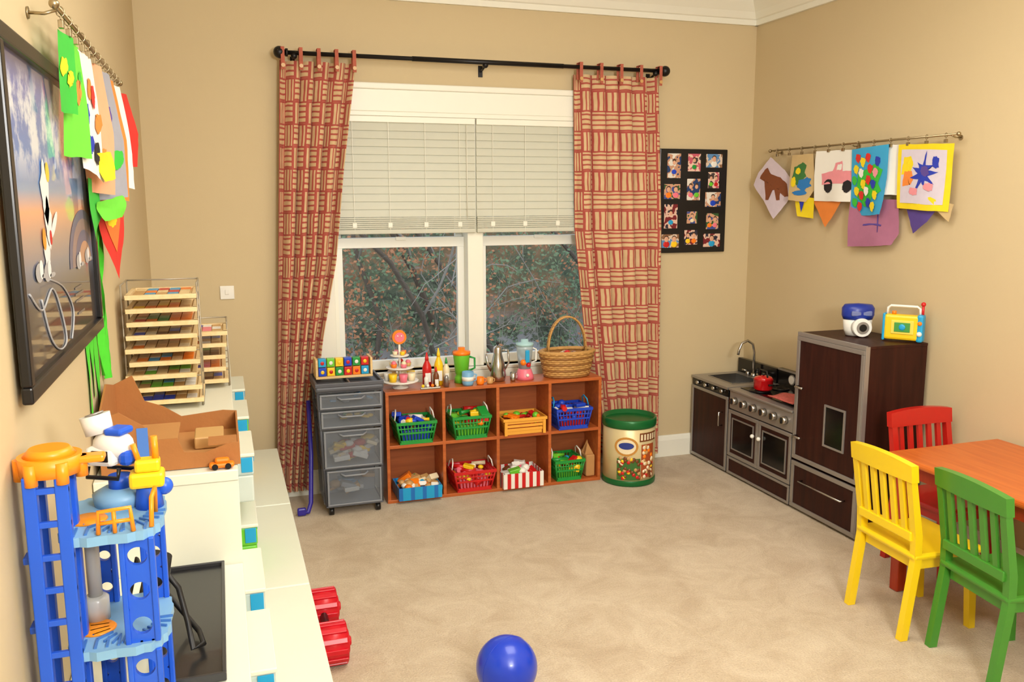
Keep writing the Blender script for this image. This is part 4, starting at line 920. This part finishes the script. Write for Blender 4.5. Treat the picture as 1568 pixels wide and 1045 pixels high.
cho=[(4.47,1.77),(4.44,1.79),(4.41,1.75),(4.33,1.73),(4.28,1.69),(4.27,1.62),(4.295,1.62),(4.30,1.66),(4.33,1.67),(4.335,1.60),(4.36,1.60),(4.37,1.66),(4.41,1.66),(4.42,1.60),(4.44,1.60),(4.45,1.68),(4.46,1.72),(4.50,1.73)]
art('R',[(4.42,1.85),(4.52,1.76),(4.55,1.69),(4.46,1.60),(4.37,1.49),(4.27,1.60),(4.22,1.69),(4.30,1.77)],[(cho,cb)],0,cl_,.15)
art('R',[(4.21,1.85),(4.03,1.85),(4.02,1.66),(4.08,1.59),(4.20,1.60)],[(E(4.13,1.75,.05,.06,12,.3),cg),(E(4.09,1.69,.045,.035,12,.3),cbl),(E(4.17,1.70,.02,.03),cye),(E(4.12,1.64,.05,.015),cbl),(E(4.14,1.76,.02,.02),cye)],1,ct,.12)
art('R',[(4.02,1.61),(4.18,1.63),(4.14,1.51),(4.04,1.50)],[],-1,cye,.1)
art('R',[(4.09,1.60),(4.14,1.61),(4.10,1.53)],[],0,cdb,.1)
art('R',R4(3.70,4.01,1.59,1.86),[([(3.95,1.68),(3.955,1.74),(3.87,1.75),(3.85,1.79),(3.80,1.80),(3.79,1.75),(3.72,1.75),(3.71,1.69)],cpk),(E(3.90,1.675,.036,.038,12,.05),cbk),(E(3.75,1.67,.033,.033,12,.05),cbk),([(3.84,1.755),(3.83,1.785),(3.80,1.785),(3.80,1.755)],PAPER)],0,PAPER,.06)
art('R',[(4.04,1.60),(3.79,1.60),(3.84,1.53),(3.91,1.455),(3.99,1.53)],[],-2,cor,-.1)
flw=[]
for k in range(20):
    flw.append((E(3.665-.047*(k%4)+.01*((k*7)%3),1.81-.055*(k//4)-.02*(k%2),.02,.024,7,.2),[cr_,cye,cr_,cdb,cye,PAPER,cr_,cpk,cgr,cye,cr_,cdb,cye,cr_,PAPER,cye,cgr,cr_,cdb,cye][k]))
art('R',[(3.72,1.855),(3.46,1.865),(3.455,1.70),(3.465,1.60),(3.48,1.53),(3.60,1.52),(3.71,1.53)],[(E(3.58,1.68,.09,.10,12,.3),cgr)]+flw,2,ccy,-.05)
art('R',R4(3.38,3.50,1.62,1.865),[],-1,PAPER,.1)
art('R',[(3.72,1.60),(3.40,1.60),(3.39,1.44),(3.43,1.38),(3.55,1.37),(3.72,1.36)],[([(3.62,1.47),(3.56,1.475),(3.50,1.47),(3.50,1.478),(3.56,1.485),(3.62,1.48)],cvi),([(3.52,1.44),(3.525,1.44),(3.53,1.53),(3.523,1.53)],cvi)],-2,cpu,.08)
yin=[(3.375,1.835),(3.105,1.82),(3.11,1.575),(3.365,1.585)]
spl=[(3.23+(.07+.02*math.sin(k*3) if k%2 else .03)*math.cos(k*2*pi/18),1.72+(.08+.025*math.cos(k*5) if k%2 else .04)*math.sin(k*2*pi/18)) for k in range(18)]
art('R',[(3.40,1.86),(3.07,1.845),(3.085,1.545),(3.385,1.56)],[(yin,C('lavender',(214,205,220))),(E(3.33,1.76,.03,.06,10,.4),cye),(E(3.32,1.70,.03,.05,10,.4),cor),(spl,cdb),(E(3.22,1.73,.025,.03,9,.3),cvi),(E(3.28,1.64,.03,.02,8,.3),cpk),(E(3.16,1.77,.02,.03,8,.3),cdb),(E(3.19,1.66,.03,.02,8,.3),cpk)],1,cye,.06)
art('R',[(3.34,1.56),(3.13,1.57),(3.20,1.50),(3.30,1.44)],[],-2,cvi,-.1)
art('R',[(3.20,1.60),(3.06,1.58),(3.09,1.50)],[],-1,ct,.1)
# left wall art
lar=random.Random(3)
def LA(y0,y1,z0,z1,mat,dec,layer,skew=0,tilt=0):
    zm=z0+(z1-z0)*.5; art('L',[(y0,z1),(y1,z1+.004),(y1+skew+lar.uniform(-.015,.015),zm),(y1+skew,z0+lar.uniform(-.02,.02)),(y0+skew,z0+lar.uniform(-.02,.02)),(y0+lar.uniform(-.01,.01),zm)],dec,layer,mat,tilt,curl=.008)
cpe=C('peach',(235,170,130)); cgy=C('grey',(160,160,170)); cli=C('leaf',(110,215,60))
def blobs(y0,y1,z0,z1,n,pal,seed):
    r_=random.Random(seed); return [(E(r_.uniform(y0+.03,y1-.03),r_.uniform(z0+.05,z1-.06),r_.uniform(.012,.035),r_.uniform(.015,.05),9,.35),r_.choice(pal)) for _ in range(n)]
LA(2.04,2.17,1.79,1.95,cgr,blobs(2.04,2.17,1.79,1.95,2,[cbl,cye],1),0,0,.10)
LA(2.15,2.30,1.72,1.95,cli,blobs(2.15,2.3,1.72,1.95,3,[cgr,PAPER,cor],2),-2,0,.15)
LA(2.28,2.46,1.66,1.95,PAPER,blobs(2.28,2.46,1.66,1.95,6,[cdb,cor,cbk,cr_],3),0,0,.22)
LA(2.42,2.60,1.62,1.95,cpe,blobs(2.42,2.60,1.62,1.95,6,[PAPER,cye,cor,cgr],4),0,0,.30)
LA(2.56,2.74,1.60,1.95,cgy,blobs(2.56,2.74,1.60,1.95,7,[cpe,cgr,cor,PAPER,cvi],5),0,0,.36)
LA(2.70,2.88,1.62,1.95,cor,blobs(2.70,2.88,1.62,1.95,6,[cr_,PAPER,cdb,cye],6),0,0,.42)
LA(2.84,3.02,1.66,1.95,PAPER,blobs(2.84,3.02,1.66,1.95,7,[cvi,cpk,cdb,cgr,cor],7),0,0,.46)
LA(2.98,3.14,1.70,1.94,cr_,blobs(2.98,3.14,1.70,1.94,5,[cdb,PAPER,cbk],8),1,0,.50)
art('L',[(2.56,1.60),(2.84,1.61),(2.78,1.48),(2.72,1.38)],[([(2.61,1.585),(2.79,1.59),(2.72,1.46)],C('flag_orange',(240,120,50))),(E(2.70,1.55,.04,.02),cye)],0,cr_,.25)
art('L',[(2.38,1.72),(2.54,1.73),(2.50,1.66),(2.42,1.65)],[],4,cye,.30)
art('L',[(2.48,1.60),(2.72,1.62),(2.66,1.56),(2.52,1.55)],[],3,cli,.30)
art('L',[(2.40,1.66),(2.55,1.66),(2.56,1.56),(2.44,1.50)],[],-3,cgr,.15)
art('L',[(2.86,1.68),(3.02,1.68),(2.95,1.56)],[],-1,cvi,.4)
o=O('green_paper_streamer')
gs=M('green_crepe_paper',(80,215,50),.7,var=.15,scale=20)
for k,(y,w,zb) in enumerate(((2.40,.06,1.06),(2.47,.06,1.09),(2.55,.07,1.05),(2.62,.06,1.12),(2.68,.05,1.10))):
    if y<2.6: fnx=lambda a,b,k=k: XL+.004+.002*math.sin(20*b+k+3*a)
    else: fnx=lambda a,b,k=k: XL+.014+.010*math.sin(14*b+k+4*a)
    o.grid(lambda a,b:(fnx(a,b),y+w*(a-.5)*(.5+.5*min(1,b*3)) + .010*math.sin(7*b+k),zb+(1.93-zb)*b),4,24,gs)
o.done(recalc=False)
# ------------------------------------------------------------ lights
def area(name,loc,target,size,power,col,sizey=None):
    l=bpy.data.lights.new(name,'AREA'); l.energy=power; l.color=col; l.size=size
    if sizey: l.shape='RECTANGLE'; l.size_y=sizey
    ob=bpy.data.objects.new(name,l); ob.location=loc; ob.rotation_euler=(Vector(target)-Vector(loc)).to_track_quat('-Z','Y').to_euler(); COL.objects.link(ob); return ob
area('ceiling_light',(1.4,2.3,2.72),(1.4,2.3,0),1.4,40,(1,.96,.89))
area('bounce_flash',(.9,-.5,1.9),(1.2,.6,2.8),.5,80,(1,.985,.95))
area('key_flash',(.9,-.7,2.4),(1.4,4.2,1.0),1.0,40,(1,.985,.95))
w=bpy.data.worlds.new('w'); bpy.context.scene.world=w; w.use_nodes=True
bg=w.node_tree.nodes['Background']; sky=w.node_tree.nodes.new('ShaderNodeTexSky'); sky.sky_type='HOSEK_WILKIE'; sky.turbidity=8; sky.sun_direction=(.2,-.6,.5)
mixw=w.node_tree.nodes.new('ShaderNodeMix'); mixw.data_type='RGBA'; mixw.inputs[0].default_value=.7; mixw.inputs[7].default_value=(.68,.72,.78,1)
w.node_tree.links.new(sky.outputs[0],mixw.inputs[6]); w.node_tree.links.new(mixw.outputs[2],bg.inputs[0]); bg.inputs[1].default_value=2.2
# ------------------------------------------------------------ camera
F,p,y_,r=1320.757,.161146,.324171,-.00307
f=Vector((math.sin(y_)*math.cos(p),math.cos(y_)*math.cos(p),-math.sin(p))); rt=Vector((math.cos(y_),-math.sin(y_),0)); up=rt.cross(f)
rt,up=rt*math.cos(r)+up*math.sin(r),up*math.cos(r)-rt*math.sin(r)
cd=bpy.data.cameras.new('camera'); cd.lens=36*F/1568; cd.sensor_width=36; cd.clip_start=.05
co=bpy.data.objects.new('camera',cd); COL.objects.link(co)
co.matrix_world=Matrix(((rt.x,up.x,-f.x,0),(rt.y,up.y,-f.y,0),(rt.z,up.z,-f.z,1.6),(0,0,0,1)))
bpy.context.scene.camera=co
bpy.context.scene.view_settings.view_transform='Standard'
